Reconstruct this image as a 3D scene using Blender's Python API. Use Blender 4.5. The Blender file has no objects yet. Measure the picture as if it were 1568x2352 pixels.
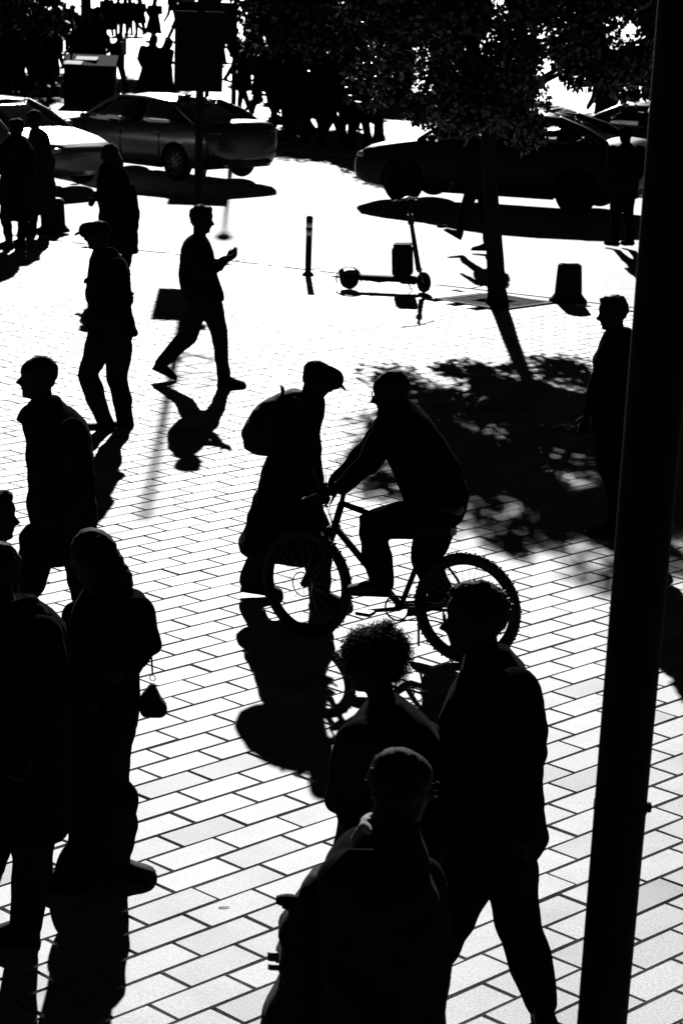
import bpy, math, random
import numpy as np
from mathutils import Vector, Matrix

# ------------------------------------------------------------------ camera, world, sun
SC = bpy.context.scene
COL = SC.collection
R = math.radians
CAM_H, PITCH, ROLL = 4.1, 0.238694, 0.033909
FOC = 9226.3 / 4096.0                      # focal length in frame heights (81 mm on a 36 mm tall frame)
cd = bpy.data.cameras.new('camera'); cam = bpy.data.objects.new('camera', cd); COL.objects.link(cam)
cd.sensor_fit = 'VERTICAL'; cd.sensor_height = 36.0; cd.lens = 36.0 * FOC
cd.clip_start = 0.2; cd.clip_end = 3000
cam.matrix_world = Matrix.Translation((0, 0, CAM_H)) @ Matrix.Rotation(math.pi / 2 - PITCH, 4, 'X') @ Matrix.Rotation(ROLL, 4, 'Z')
cd.dof.use_dof = True; cd.dof.focus_distance = 12.5; cd.dof.aperture_fstop = 8.0
SC.camera = cam
SUN_EL, SUN_AZ = R(24.0), R(-2.6)          # azimuth from +Y, positive to the right
w = bpy.data.worlds.new('World'); SC.world = w; w.use_nodes = True
nt = w.node_tree; nt.nodes.clear()
sky = nt.nodes.new('ShaderNodeTexSky'); sky.sky_type = 'NISHITA'; sky.sun_disc = False
sky.sun_elevation = SUN_EL; sky.sun_rotation = SUN_AZ
sky.altitude = 0; sky.air_density = 0.02; sky.dust_density = 0.0; sky.ozone_density = 1.0
bw = nt.nodes.new('ShaderNodeRGBToBW'); bg = nt.nodes.new('ShaderNodeBackground'); wo = nt.nodes.new('ShaderNodeOutputWorld')
bg.inputs['Strength'].default_value = 0.05
nt.links.new(sky.outputs[0], bw.inputs[0]); nt.links.new(bw.outputs[0], bg.inputs['Color']); nt.links.new(bg.outputs[0], wo.inputs[0])
sl = bpy.data.lights.new('sun', 'SUN'); sl.energy = 5.0; sl.angle = R(0.53); sl.color = (1, 1, 1)
sun = bpy.data.objects.new('sun', sl); COL.objects.link(sun)
sd = Vector((math.sin(SUN_AZ) * math.cos(SUN_EL), math.cos(SUN_AZ) * math.cos(SUN_EL), math.sin(SUN_EL)))
sun.rotation_euler = sd.to_track_quat('Z', 'Y').to_euler()
SC.view_settings.view_transform = 'Standard'; SC.view_settings.look = 'None'
SC.view_settings.exposure = 1.15; SC.view_settings.gamma = 1.0
SC.view_settings.use_curve_mapping = False

# ------------------------------------------------------------------ measuring helpers
# photo coordinates are in a 1568 x 2352 copy of the frame; at() puts such a point on the upright plane y = Y, gp() on the ground
def ray(x, y):
    u = (x - 784.0) / (FOC * 2352); v = (y - 1176.0) / (FOC * 2352)
    c, s = math.cos(-ROLL), math.sin(-ROLL)
    u, v = u * c - v * s, u * s + v * c
    return u, math.cos(PITCH) - v * math.sin(PITCH), -(math.sin(PITCH) + v * math.cos(PITCH))
def at(x, y, Y):
    a, b, c = ray(x, y); t = Y / b
    return Vector((a * t, Y, CAM_H + c * t))
def gp(x, y, z=0.0):
    a, b, c = ray(x, y); t = (z - CAM_H) / c
    return Vector((a * t, b * t, z))

# ------------------------------------------------------------------ scene helpers
def tag(o, label=None, cat=None, group=None, kind=None):
    if label: o['label'] = label
    if cat: o['category'] = cat
    if group: o['group'] = group
    if kind: o['kind'] = kind
    return o
def empty(name, loc=(0, 0, 0), rz=0.0):
    o = bpy.data.objects.new(name, None); COL.objects.link(o)
    o.location = loc; o.rotation_euler = (0, 0, rz); o.empty_display_size = 0.1
    return o
def link(name, me, m=None, parent=None):
    o = bpy.data.objects.new(name, me); COL.objects.link(o)
    if m is not None and len(me.materials) == 0: me.materials.append(m)
    if parent is not None:
        o.parent = parent
    return o
def copy_tree(o, parent=None):
    c = o.copy(); COL.objects.link(c); c.parent = parent
    for ch in o.children: copy_tree(ch, c)
    return c
RNG = np.random.default_rng(7)

# ------------------------------------------------------------------ materials (a black and white picture: every colour is a grey)
def mat(name, g, rough=0.6, spec=0.3, var=0.0, scale=8.0, bump=0.0, bscale=60.0, attr=None, metallic=0.0, stretch=None, world=False):
    m = bpy.data.materials.new(name); m.use_nodes = True
    t = m.node_tree; b = t.nodes['Principled BSDF']
    b.inputs['Roughness'].default_value = rough
    b.inputs['Specular IOR Level'].default_value = spec
    b.inputs['Metallic'].default_value = metallic
    b.inputs['Base Color'].default_value = (g, g, g, 1)
    tc = t.nodes.new('ShaderNodeTexCoord')
    vec = tc.outputs['Object']
    if world: vec = t.nodes.new('ShaderNodeNewGeometry').outputs['Position']
    if stretch:
        mp = t.nodes.new('ShaderNodeMapping'); mp.inputs['Scale'].default_value = stretch
        t.links.new(vec, mp.inputs[0]); vec = mp.outputs[0]
    if var > 0:
        n = t.nodes.new('ShaderNodeTexNoise'); n.inputs['Scale'].default_value = scale; n.inputs['Detail'].default_value = 6
        t.links.new(vec, n.inputs['Vector'])
        mr = t.nodes.new('ShaderNodeMapRange'); mr.inputs['From Min'].default_value = 0.25; mr.inputs['From Max'].default_value = 0.75
        mr.inputs['To Min'].default_value = g * (1 - var); mr.inputs['To Max'].default_value = g * (1 + var)
        t.links.new(n.outputs['Fac'], mr.inputs['Value'])
        out = mr.outputs[0]
        if attr:
            a = t.nodes.new('ShaderNodeAttribute'); a.attribute_name = attr
            mu = t.nodes.new('ShaderNodeMath'); mu.operation = 'MULTIPLY'
            t.links.new(out, mu.inputs[0]); t.links.new(a.outputs['Fac'], mu.inputs[1]); out = mu.outputs[0]
        if world:                                       # broad stains that run across several stones
            n3 = t.nodes.new('ShaderNodeTexNoise'); n3.inputs['Scale'].default_value = 1.7; n3.inputs['Detail'].default_value = 8; n3.inputs['Roughness'].default_value = 0.7
            t.links.new(vec, n3.inputs['Vector']); m3 = t.nodes.new('ShaderNodeMapRange')
            m3.inputs['From Min'].default_value = 0.3; m3.inputs['From Max'].default_value = 0.55; m3.inputs['To Min'].default_value = 0.72; m3.inputs['To Max'].default_value = 1.05
            t.links.new(n3.outputs['Fac'], m3.inputs['Value']); mu3 = t.nodes.new('ShaderNodeMath'); mu3.operation = 'MULTIPLY'
            t.links.new(out, mu3.inputs[0]); t.links.new(m3.outputs[0], mu3.inputs[1]); out = mu3.outputs[0]
        t.links.new(out, b.inputs['Base Color'])
    if bump > 0:
        n2 = t.nodes.new('ShaderNodeTexNoise'); n2.inputs['Scale'].default_value = bscale; n2.inputs['Detail'].default_value = 4
        t.links.new(vec, n2.inputs['Vector'])
        bp = t.nodes.new('ShaderNodeBump'); bp.inputs['Strength'].default_value = bump; bp.inputs['Distance'].default_value = 0.004
        t.links.new(n2.outputs['Fac'], bp.inputs['Height']); t.links.new(bp.outputs[0], b.inputs['Normal'])
    return m
def glassmat(name, g=0.02, alpha=0.35, rough=0.05):
    m = bpy.data.materials.new(name); m.use_nodes = True
    t = m.node_tree; t.nodes.clear()
    tr = t.nodes.new('ShaderNodeBsdfTransparent'); tr.inputs[0].default_value = (1 - alpha,) * 3 + (1,)
    gl = t.nodes.new('ShaderNodeBsdfGlossy'); gl.inputs['Roughness'].default_value = rough; gl.inputs['Color'].default_value = (.35, .35, .35, 1)
    fr = t.nodes.new('ShaderNodeFresnel'); fr.inputs[0].default_value = 1.5
    mx = t.nodes.new('ShaderNodeMixShader'); o = t.nodes.new('ShaderNodeOutputMaterial')
    t.links.new(fr.outputs[0], mx.inputs[0]); t.links.new(tr.outputs[0], mx.inputs[1]); t.links.new(gl.outputs[0], mx.inputs[2])
    t.links.new(mx.outputs[0], o.inputs[0])
    return m
M = {}
M['paver'] = mat('paver_stone', 0.28, 0.66, 0.14, 0.34, 70, 0.5, 140, attr='tone', world=True)
M['sand'] = mat('joint_sand', 0.008, 0.95, 0.0, 0.3, 40)
M['asphalt'] = mat('asphalt', 0.20, 0.75, 0.14, 0.6, 9, 1.0, 30)
M['plaza'] = mat('plaza_paving', 0.22, 0.65, 0.25, 0.12, 3, 0.2, 60)
M['granite'] = mat('kerb_granite', 0.24, 0.7, 0.12, 0.25, 50, 0.3, 150)
M['dark_metal'] = mat('dark_painted_metal', 0.0035, 0.8, 0.03, 0.2, 12)
M['black_plastic'] = mat('black_plastic', 0.006, 0.6, 0.15, 0.2, 20)
M['rubber'] = mat('tyre_rubber', 0.005, 0.85, 0.1, 0.2, 40)
M['steel'] = mat('worn_steel', 0.12, 0.4, 0.5, 0.2, 30, metallic=0.8)
M['white_band'] = mat('white_reflective_band', 0.5, 0.5, 0.4, 0.08, 20)
M['stone_dark'] = mat('dark_stone', 0.007, 0.9, 0.05, 0.3, 20, 0.3, 60)
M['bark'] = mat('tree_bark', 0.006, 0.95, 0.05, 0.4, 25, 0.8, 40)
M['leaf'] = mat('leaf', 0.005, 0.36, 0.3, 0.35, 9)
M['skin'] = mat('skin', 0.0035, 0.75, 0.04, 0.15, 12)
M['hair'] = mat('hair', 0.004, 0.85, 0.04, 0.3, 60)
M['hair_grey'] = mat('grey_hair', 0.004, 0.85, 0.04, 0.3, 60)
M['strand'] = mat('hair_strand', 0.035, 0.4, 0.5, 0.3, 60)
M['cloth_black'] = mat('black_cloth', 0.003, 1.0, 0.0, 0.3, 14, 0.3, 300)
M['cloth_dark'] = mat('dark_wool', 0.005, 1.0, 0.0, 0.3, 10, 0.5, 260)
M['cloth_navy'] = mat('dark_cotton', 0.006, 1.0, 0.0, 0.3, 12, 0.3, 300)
M['cloth_sunlit'] = mat('sunlit_cotton', 0.22, 0.9, 0.1, 0.2, 12, 0.3, 300)  # sunlight mixed into the cloth grey, for the front man's collar
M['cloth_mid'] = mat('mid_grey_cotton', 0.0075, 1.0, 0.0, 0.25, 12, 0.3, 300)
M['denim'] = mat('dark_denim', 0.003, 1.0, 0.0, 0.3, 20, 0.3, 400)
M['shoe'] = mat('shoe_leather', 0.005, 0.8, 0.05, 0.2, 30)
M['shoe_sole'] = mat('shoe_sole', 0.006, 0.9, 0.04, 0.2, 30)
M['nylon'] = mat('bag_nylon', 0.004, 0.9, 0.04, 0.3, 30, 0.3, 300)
M['paint_grey'] = mat('grey_car_paint', 0.06, 0.22, 0.5, metallic=0.75)
M['paint_silver'] = mat('silver_car_paint', 0.15, 0.34, 0.5, metallic=0.6)
M['paint_black'] = mat('black_car_paint', 0.004, 0.4, 0.12)
M['chrome'] = mat('chrome', 0.4, 0.15, 0.5, metallic=1.0)
M['lamp_lens'] = mat('lamp_lens', 0.25, 0.15, 0.5)
M['tail_lens'] = mat('tail_lamp_lens', 0.03, 0.2, 0.5)
M['glass'] = glassmat('car_glass')
M['lens'] = glassmat('spectacle_glass', alpha=0.1)
M['screen'] = mat('phone_glass', 0.01, 0.2, 0.4)
M['paper'] = mat('white_paper', 0.45, 0.7, 0.3, 0.05, 5)
M['board'] = mat('board_panel', 0.005, 0.9, 0.03, 0.2, 6)
M['acrylic'] = mat('grey_acrylic', 0.08, 0.4, 0.3, 0.1, 5)

for k in M:
    if k.startswith('cloth') or k == 'denim' or k == 'nylon':
        b_ = M[k].node_tree.nodes['Principled BSDF']; b_.inputs['Sheen Weight'].default_value = 0.012; b_.inputs['Sheen Roughness'].default_value = 0.35
# ------------------------------------------------------------------ mesh builder
def noise3(p, seed, freq, n=10):
    r = np.random.default_rng(seed)
    d = r.normal(size=(n, 3)); d /= np.linalg.norm(d, axis=1, keepdims=True)
    k = freq * r.uniform(0.5, 1.8, n); ph = r.uniform(0, 6.28, n)
    return np.sin(p @ (d * k[:, None]).T + ph).sum(1) / math.sqrt(n) / 1.2
class MB:
    def __init__(s): s.v = []; s.f = []; s.n = 0
    def add(s, v, f):
        v = np.asarray(v, float); s.v.append(v); s.f += [tuple(i + s.n for i in q) for q in f]; s.n += len(v); return s
    def loft(s, rings, closed=False):
        rings = [np.asarray(r, float) for r in rings]; n = len(rings[0]); m = len(rings)
        v = list(np.concatenate(rings)); f = []
        for i in range(m - 1 + (1 if closed else 0)):
            a = i * n; b = ((i + 1) % m) * n
            for j in range(n):
                k = (j + 1) % n; f.append((a + j, a + k, b + k, b + j))
        if not closed:
            f.append(tuple(range(n - 1, -1, -1))); f.append(tuple((m - 1) * n + j for j in range(n)))
        return s.add(v, f)
    def limb(s, pts, rad, n=12, caps=True, flat=None):
        P = [np.array(p, float) for p in pts]; rad = list(rad)
        # smooth path with one mid point at joints
        T = []
        for i in range(len(P)):
            a = P[max(i - 1, 0)]; b = P[min(i + 1, len(P) - 1)]; d = b - a; T.append(d / (np.linalg.norm(d) + 1e-9))
        ref = np.array([0, 1, 0.01]) if abs(T[0][1]) < 0.9 else np.array([1, 0, 0.01])
        rings = []
        def ring(c, t, r):
            a = np.cross(t, ref); a /= np.linalg.norm(a) + 1e-9; b = np.cross(t, a)
            an = np.linspace(0, 2 * math.pi, n, endpoint=False)
            fl = 1.0 if flat is None else flat
            return c + r * (np.outer(np.cos(an), a) + fl * np.outer(np.sin(an), b))
        if caps:
            for k in (1.0, 0.8, 0.45):
                rings.append(ring(P[0] - T[0] * rad[0] * k, T[0], rad[0] * math.sqrt(max(0.02, 1 - k * k))))
        for i in range(len(P)): rings.append(ring(P[i], T[i], rad[i]))
        if caps:
            for k in (0.45, 0.8, 1.0):
                rings.append(ring(P[-1] + T[-1] * rad[-1] * k, T[-1], rad[-1] * math.sqrt(max(0.02, 1 - k * k))))
        return s.loft(rings)
    def ell(s, c, r, rot=None, n=14, m=9):
        c = np.array(c, float); rings = []
        for i in range(m):
            t = math.pi * (i + 0.15) / (m - 0.7); an = np.linspace(0, 2 * math.pi, n, endpoint=False)
            p = np.stack([r[0] * math.sin(t) * np.cos(an), r[1] * math.sin(t) * np.sin(an), -r[2] * math.cos(t) * np.ones(n)], 1)
            if rot is not None: p = p @ np.array(rot.to_3x3()).T
            rings.append(p + c)
        return s.loft(rings)
    def box(s, c, d, rot=None, bev=0.0):
        x, y, z = (k / 2 for k in d)
        if bev <= 0:
            v = np.array([(a * x, b * y, e * z) for e in (-1, 1) for a, b in ((-1, -1), (1, -1), (1, 1), (-1, 1))])
            f = [(3, 2, 1, 0), (4, 5, 6, 7), (0, 1, 5, 4), (1, 2, 6, 5), (2, 3, 7, 6), (3, 0, 4, 7)]
        else:
            e = min(bev, x * .9, y * .9, z * .9)
            def rr(a, b, k): return [(-a + k, -b, 0), (a - k, -b, 0), (a, -b + k, 0), (a, b - k, 0), (a - k, b, 0), (-a + k, b, 0), (-a, b - k, 0), (-a, -b + k, 0)]
            rg = []
            for zz, ins in ((-z, e), (-z + e, 0), (z - e, 0), (z, e)):
                rg.append(np.array(rr(x - ins, y - ins, e)) + np.array((0, 0, zz)))
            v = np.concatenate(rg); f = []
            for i in range(3):
                for j in range(8): k = (j + 1) % 8; f.append((i * 8 + j, i * 8 + k, i * 8 + 8 + k, i * 8 + 8 + j))
            f += [tuple(range(7, -1, -1)), tuple(24 + j for j in range(8))]
        if rot is not None: v = v @ np.array(rot.to_3x3()).T
        return s.add(v + np.array(c, float), f)
    def tube(s, pts, r, n=8):
        return s.limb(pts, [r] * len(pts) if not hasattr(r, '__len__') else r, n, caps=False)
    def torus(s, c, R_, r, axis=(0, 1, 0), n=40, m=10, sq=1.0):
        ax = Vector(axis).normalized(); q = ax.to_track_quat('Z', 'Y').to_matrix(); rings = []
        for i in range(n):
            a = 2 * math.pi * i / n; an = np.linspace(0, 2 * math.pi, m, endpoint=False)
            rr = R_ + r * np.cos(an)
            p = np.stack([rr * math.cos(a), rr * math.sin(a), r * sq * np.sin(an)], 1)
            rings.append(p @ np.array(q).T + np.array(c, float))
        return s.loft(rings, closed=True)
    def disc(s, c, r, h, axis=(0, 0, 1), n=24, prof=None):
        q = np.array(Vector(axis).normalized().to_track_quat('Z', 'Y').to_matrix()); rings = []
        for t, k in (prof or ((-0.5, 1), (0.5, 1))):
            an = np.linspace(0, 2 * math.pi, n, endpoint=False)
            p = np.stack([r * k * np.cos(an), r * k * np.sin(an), h * t * np.ones(n)], 1); rings.append(p @ q.T + np.array(c, float))
        return s.loft(rings)
    def mesh(s, name):
        me = bpy.data.meshes.new(name); me.from_pydata(np.concatenate(s.v).tolist(), [], s.f); me.update(); return me
    def build(s, name, m, parent=None, smooth=False, off=None):
        if off is not None: s.v = [v - np.array(off) for v in s.v]
        me = s.mesh(name)
        if smooth: me.polygons.foreach_set('use_smooth', [True] * len(me.polygons))
        return link(name, me, m, parent)
    def remesh(s, name, vox, m, parent=None, off=(0, 0, 0), folds=0.0, seed=1, ffreq=14, smooth_it=1, zmin=None):
        """fuse all closed shells into ONE continuous surface"""
        me = s.mesh('tmp'); o = bpy.data.objects.new('tmp', me); COL.objects.link(o)
        md = o.modifiers.new('r', 'REMESH'); md.mode = 'VOXEL'; md.voxel_size = vox
        if smooth_it:
            sm = o.modifiers.new('s', 'SMOOTH'); sm.factor = 0.5; sm.iterations = smooth_it
        dg = bpy.context.evaluated_depsgraph_get()
        nm = bpy.data.meshes.new_from_object(o.evaluated_get(dg)); nm.name = name
        bpy.data.objects.remove(o); bpy.data.meshes.remove(me)
        n = len(nm.vertices); co = np.empty(n * 3); nm.vertices.foreach_get('co', co); co = co.reshape(-1, 3)
        if folds > 0:
            no = np.empty(n * 3); nm.vertices.foreach_get('normal', no); no = no.reshape(-1, 3)
            q = co * np.array([1, 1, 0.75])
            d = 1.4 * noise3(q, seed, ffreq) + 0.8 * noise3(q * np.array([1, 1, 1.6]), seed + 1, ffreq * 2.3)
            d = np.where(d > 0, d, d * 0.6)
            co = co + no * (d * folds)[:, None]
        if zmin is not None: co[:, 2] = np.maximum(co[:, 2], zmin)
        co = co - np.array(off, float)
        nm.vertices.foreach_set('co', co.ravel())
        nm.polygons.foreach_set('use_smooth', [True] * len(nm.polygons)); nm.update()
        nm.materials.clear()
        return link(name, nm, m, parent)

# ------------------------------------------------------------------ the ground
def sheet(name, pts, z, m, kind='structure'):
    me = bpy.data.meshes.new(name); me.from_pydata([(x, y, z) for x, y in pts], [], [tuple(range(len(pts)))]); me.update()
    o = link(name, me, m); tag(o, kind=kind); return o
KN = Vector((0.5145, 0.8575)); K0 = Vector((0.0, 29.95))     # kerb line: point and outward normal (towards the road)
KD = Vector((0.8575, -0.5145))
def kp(a, b): q = K0 + KD * a + KN * b; return (q.x, q.y)
tag(sheet('ground', [(-900, -300), (900, -300), (900, 1500), (-900, 1500)], -0.16, M['plaza']), 'pale stone plaza ground reaching to the horizon', 'ground')
tag(sheet('road', [kp(-70, 0.3), kp(70, 0.3), kp(70, 15.62), kp(-70, 15.62)], -0.035, M['asphalt']), 'sunlit asphalt road crossing behind the pavement', 'road')
tag(sheet('far_plaza', [kp(-90, 15.79), kp(90, 15.79), kp(90, 400), kp(-90, 400)], 0.0, M['plaza']), 'bright plaza beyond the road where the crowd walks', 'plaza')
pav = sheet('pavement', [kp(-40, -60), kp(40, -60), kp(40, -0.02), kp(-40, -0.02)], -0.045, M['sand'])
tag(pav, 'pavement of oblong stone pavers laid in rows', 'pavement')
tag(sheet('kerb_band', [kp(-26, -0.2), kp(26, -0.2), kp(26, 0.0), kp(-26, 0.0)], -0.007, M['granite']), 'narrow mortar strip between the pavers and the kerb', 'pavement')
for nm, b0, lab, zt in (('kerb', 0.0, 'granite kerb between the pavers and the road', 0.004), ('kerb', 15.5, 'granite kerb on the far side of the road', -0.01)):
    root = empty(nm); tag(root, lab, 'kerb', 'kerbs along the road', 'structure')
    st = MB().box((0, 0, 0), (1.18, 0.3, 0.2), bev=0.012).mesh('kerb_stone'); st.materials.append(M['granite'])
    for i in range(-22, 23):
        c = K0 + KD * (i * 1.2) + KN * (b0 + 0.15)
        o = link('kerb_stone', st, None, root); o.location = (c.x, c.y, zt - 0.1); o.rotation_euler = (0, 0, math.atan2(KD.y, KD.x))

ta, tb = gp(318, 575), gp(424, 572); tn = Vector((-(tb - ta).y, (tb - ta).x, 0)).normalized() * .03; tq = [ta - tn * .2, ta * .5 + tb * .5 - tn + Vector((0, -.1, 0)), tb - tn * .2, tb + tn * .2, ta * .5 + tb * .5 + tn, ta + tn * .2]
tag(sheet('tar_seam', [(q.x, q.y) for q in tq], -.031, M['rubber']), 'dark tar seam in the road behind the striding man', 'road seam')
PL, PW, PYAW = 0.4162, 0.1897, 0.804669
E1 = np.array([math.cos(PYAW), math.sin(PYAW)]); E2 = np.array([math.sin(PYAW), -math.cos(PYAW)])
P0 = np.array([-0.63, 9.35])
def paver_mesh(k, seed):
    r = np.random.default_rng(seed); g = 0.0066
    x0, x1, y0, y1 = g + r.uniform(-.001, .003), PL - g - r.uniform(-.001, .003), g + r.uniform(-.0015, .0025), PW - g - r.uniform(-.0015, .0025)
    c = 0.0035
    base = [(x0, y0), (x1, y0), (x1, y1), (x0, y1)]
    jit = r.normal(0, 0.0011, (4, 2))
    top = [(x0 + c, y0 + c), (x1 - c, y0 + c), (x1 - c, y1 - c), (x0 + c, y1 - c)]
    v = [(a + j[0], b + j[1], -0.07) for (a, b), j in zip(base, jit)] + [(a + j[0], b + j[1], -0.003) for (a, b), j in zip(base, jit)] + [(a + j[0], b + j[1], 0.0) for (a, b), j in zip(top, jit)]
    f = [(8, 9, 10, 11)]
    for i in range(4):
        j = (i + 1) % 4; f += [(i, j, 4 + j, 4 + i), (4 + i, 4 + j, 8 + j, 8 + i)]
    return np.array(v), f
def in_view(x, y):
    q = Vector((x, y, 0)) - Vector((0, 0, CAM_H)); q = cam.matrix_world.to_3x3().transposed() @ q
    if q.z > -1: return None
    px = q.x / -q.z * FOC; py = q.y / -q.z * FOC
    return (px, py) if abs(px) < 0.345 and abs(py) < 0.51 else None
PV = []
rs = np.random.default_rng(11)
A2 = np.array([E1, E2]).T
NV = 20
variants = [paver_mesh(k, 100 + k) for k in range(NV)]
EY = np.array([math.cos(PYAW), math.sin(PYAW), 0]); EX = np.array([math.sin(PYAW), -math.cos(PYAW), 0])
for row in range(-150, 150):
    sh = (row * 0.44 + rs.normal(0, 0.02)) % 1.0
    if rs.random() < 0.05: sh += 0.2
    for k in range(-110, 110):
        o2 = P0 + E1 * (k + sh) * PL + E2 * row * PW
        c2 = o2 + E1 * PL / 2 + E2 * PW / 2
        if not (-9 < c2[0] < 9 and 4.5 < c2[1] < 36.5): continue
        if (Vector(c2) - K0).dot(KN) > -0.16: continue
        if abs((c2 - np.array([1.79, 28.0])) @ E1) < 0.62 and abs((c2 - np.array([1.79, 28.0])) @ E2) < 0.52: continue
        PV.append((o2, c2))
vis = [i for i, (o2, c2) in enumerate(PV) if in_view(*c2)]
vis.sort(key=lambda i: PV[i][1][1])
own = set(vis[:300])
tone_of = lambda: float(np.clip(rs.normal(1.0, 0.09), 0.75, 1.25)) if rs.random() > 0.1 else float(rs.uniform(0.62, 0.8))
vm = []
for k, (v, f) in enumerate(variants):
    me = bpy.data.meshes.new('paver'); q = np.zeros_like(v); q[:, 0] = v[:, 0]; q[:, 1] = -v[:, 1]; q[:, 2] = v[:, 2]
    me.from_pydata(q.tolist(), [], [t[::-1] for t in f]); me.update()
    a = me.attributes.new('tone', 'FLOAT', 'POINT'); a.data.foreach_set('value', [tone_of()] * len(v)); me.materials.append(M['paver']); vm.append(me)
bv, bf, bt, nb = [], [], [], 0
for i, (o2, c2) in enumerate(PV):
    tx, ty, dz = rs.normal(0, 0.0032), rs.normal(0, 0.0032), rs.normal(0, 0.0007)
    if i in own:
        o = link('paver', vm[int(rs.integers(NV))], None, pav)
        o.location = (o2[0], o2[1], dz); o.rotation_euler = (tx, ty, PYAW)
    else:
        v, f = variants[int(rs.integers(NV))]
        q = np.zeros_like(v); q[:, :2] = o2 + v[:, :1] * E1 + v[:, 1:2] * E2
        q[:, 2] = v[:, 2] + dz + (v[:, 0] - PL / 2) * tx + (v[:, 1] - PW / 2) * ty
        bv.append(q); bf += [tuple(j + nb for j in t[::-1]) for t in f]; bt += [tone_of()] * len(v); nb += len(v)
me = bpy.data.meshes.new('pavers_beyond'); me.from_pydata(np.concatenate(bv).tolist(), [], bf); me.update()
a = me.attributes.new('tone', 'FLOAT', 'POINT'); a.data.foreach_set('value', bt)
tag(link('pavers_beyond', me, M['paver'], pav), kind='stuff')
# ------------------------------------------------------------------ people
def crv(tab):
    u = [t[0] for t in tab]; v = [t[1] for t in tab]
    return lambda x: float(np.interp(x, u, v))
H_PROF = crv([(-.118, .035), (-.112, .062), (-.104, .078), (-.092, .081), (-.080, .073), (-.070, .083), (-.062, .079), (-.054, .087), (-.044, .081), (-.036, .101), (-.028, .110), (-.018, .103), (-.004, .092), (.010, .082), (.020, .086), (.032, .090), (.050, .088), (.070, .079), (.090, .060), (.104, .038), (.115, .008)])
H_BASE = crv([(-.118, .03), (-.104, .066), (-.085, .072), (-.06, .074), (-.03, .074), (0, .070), (.012, .068), (.03, .084), (.05, .084), (.07, .076), (.09, .058), (.104, .036), (.115, .007)])
H_BACK = crv([(-.118, .0), (-.10, .03), (-.08, .055), (-.05, .078), (-.02, .092), (.02, .101), (.05, .100), (.08, .083), (.1, .053), (.115, .008)])
H_WID = crv([(-.118, .018), (-.108, .033), (-.095, .046), (-.075, .056), (-.05, .064), (-.02, .070), (.02, .074), (.05, .075), (.08, .063), (.1, .041), (.115, .007)])
def head_frame(c, face, nod=0.0, tilt=0.0, size=1.0):
    """local axes: x forward, y left, z up"""
    m = Matrix.Translation(c) @ Matrix.Rotation(R(face), 4, 'Z') @ Matrix.Rotation(R(nod), 4, 'Y') @ Matrix.Rotation(R(tilt), 4, 'X')
    return m @ Matrix.Scale(size, 4)
def tr(m, pts): 
    a = np.array(m); p = np.asarray(pts, float); return p @ a[:3, :3].T + a[:3, 3]
def add_head(mb, m, nose=1.0, ears=True):
    rings = []
    for u in np.concatenate([np.linspace(-.118, .02, 30), np.linspace(.03, .115, 12)]):
        p, b, k, w_ = H_PROF(u), H_BASE(u), H_BACK(u), H_WID(u)
        an = np.linspace(0, 2 * math.pi, 40, endpoint=False); c, s = np.cos(an), np.sin(an)
        front = b + (p - b) * np.exp(-(s / .2) ** 2) * nose
        x = np.where(c > 0, c * front, c * k)
        y = w_ * np.sign(s) * np.abs(s) ** .85
        rings.append(tr(m, np.stack([x, y, np.full_like(x, u)], 1)))
    mb.loft(rings)
    q = m.to_3x3().to_4x4()
    for sd_ in (1, -1) if ears else ():
        mb.ell(tr(m, [(-.012, sd_ * .074, -.005)])[0], (.03, .011, .034), q, 10, 7)
        mb.ell(tr(m, [(.066, sd_ * .032, .006)])[0], (.013, .013, .012), q, 8, 6)
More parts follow.
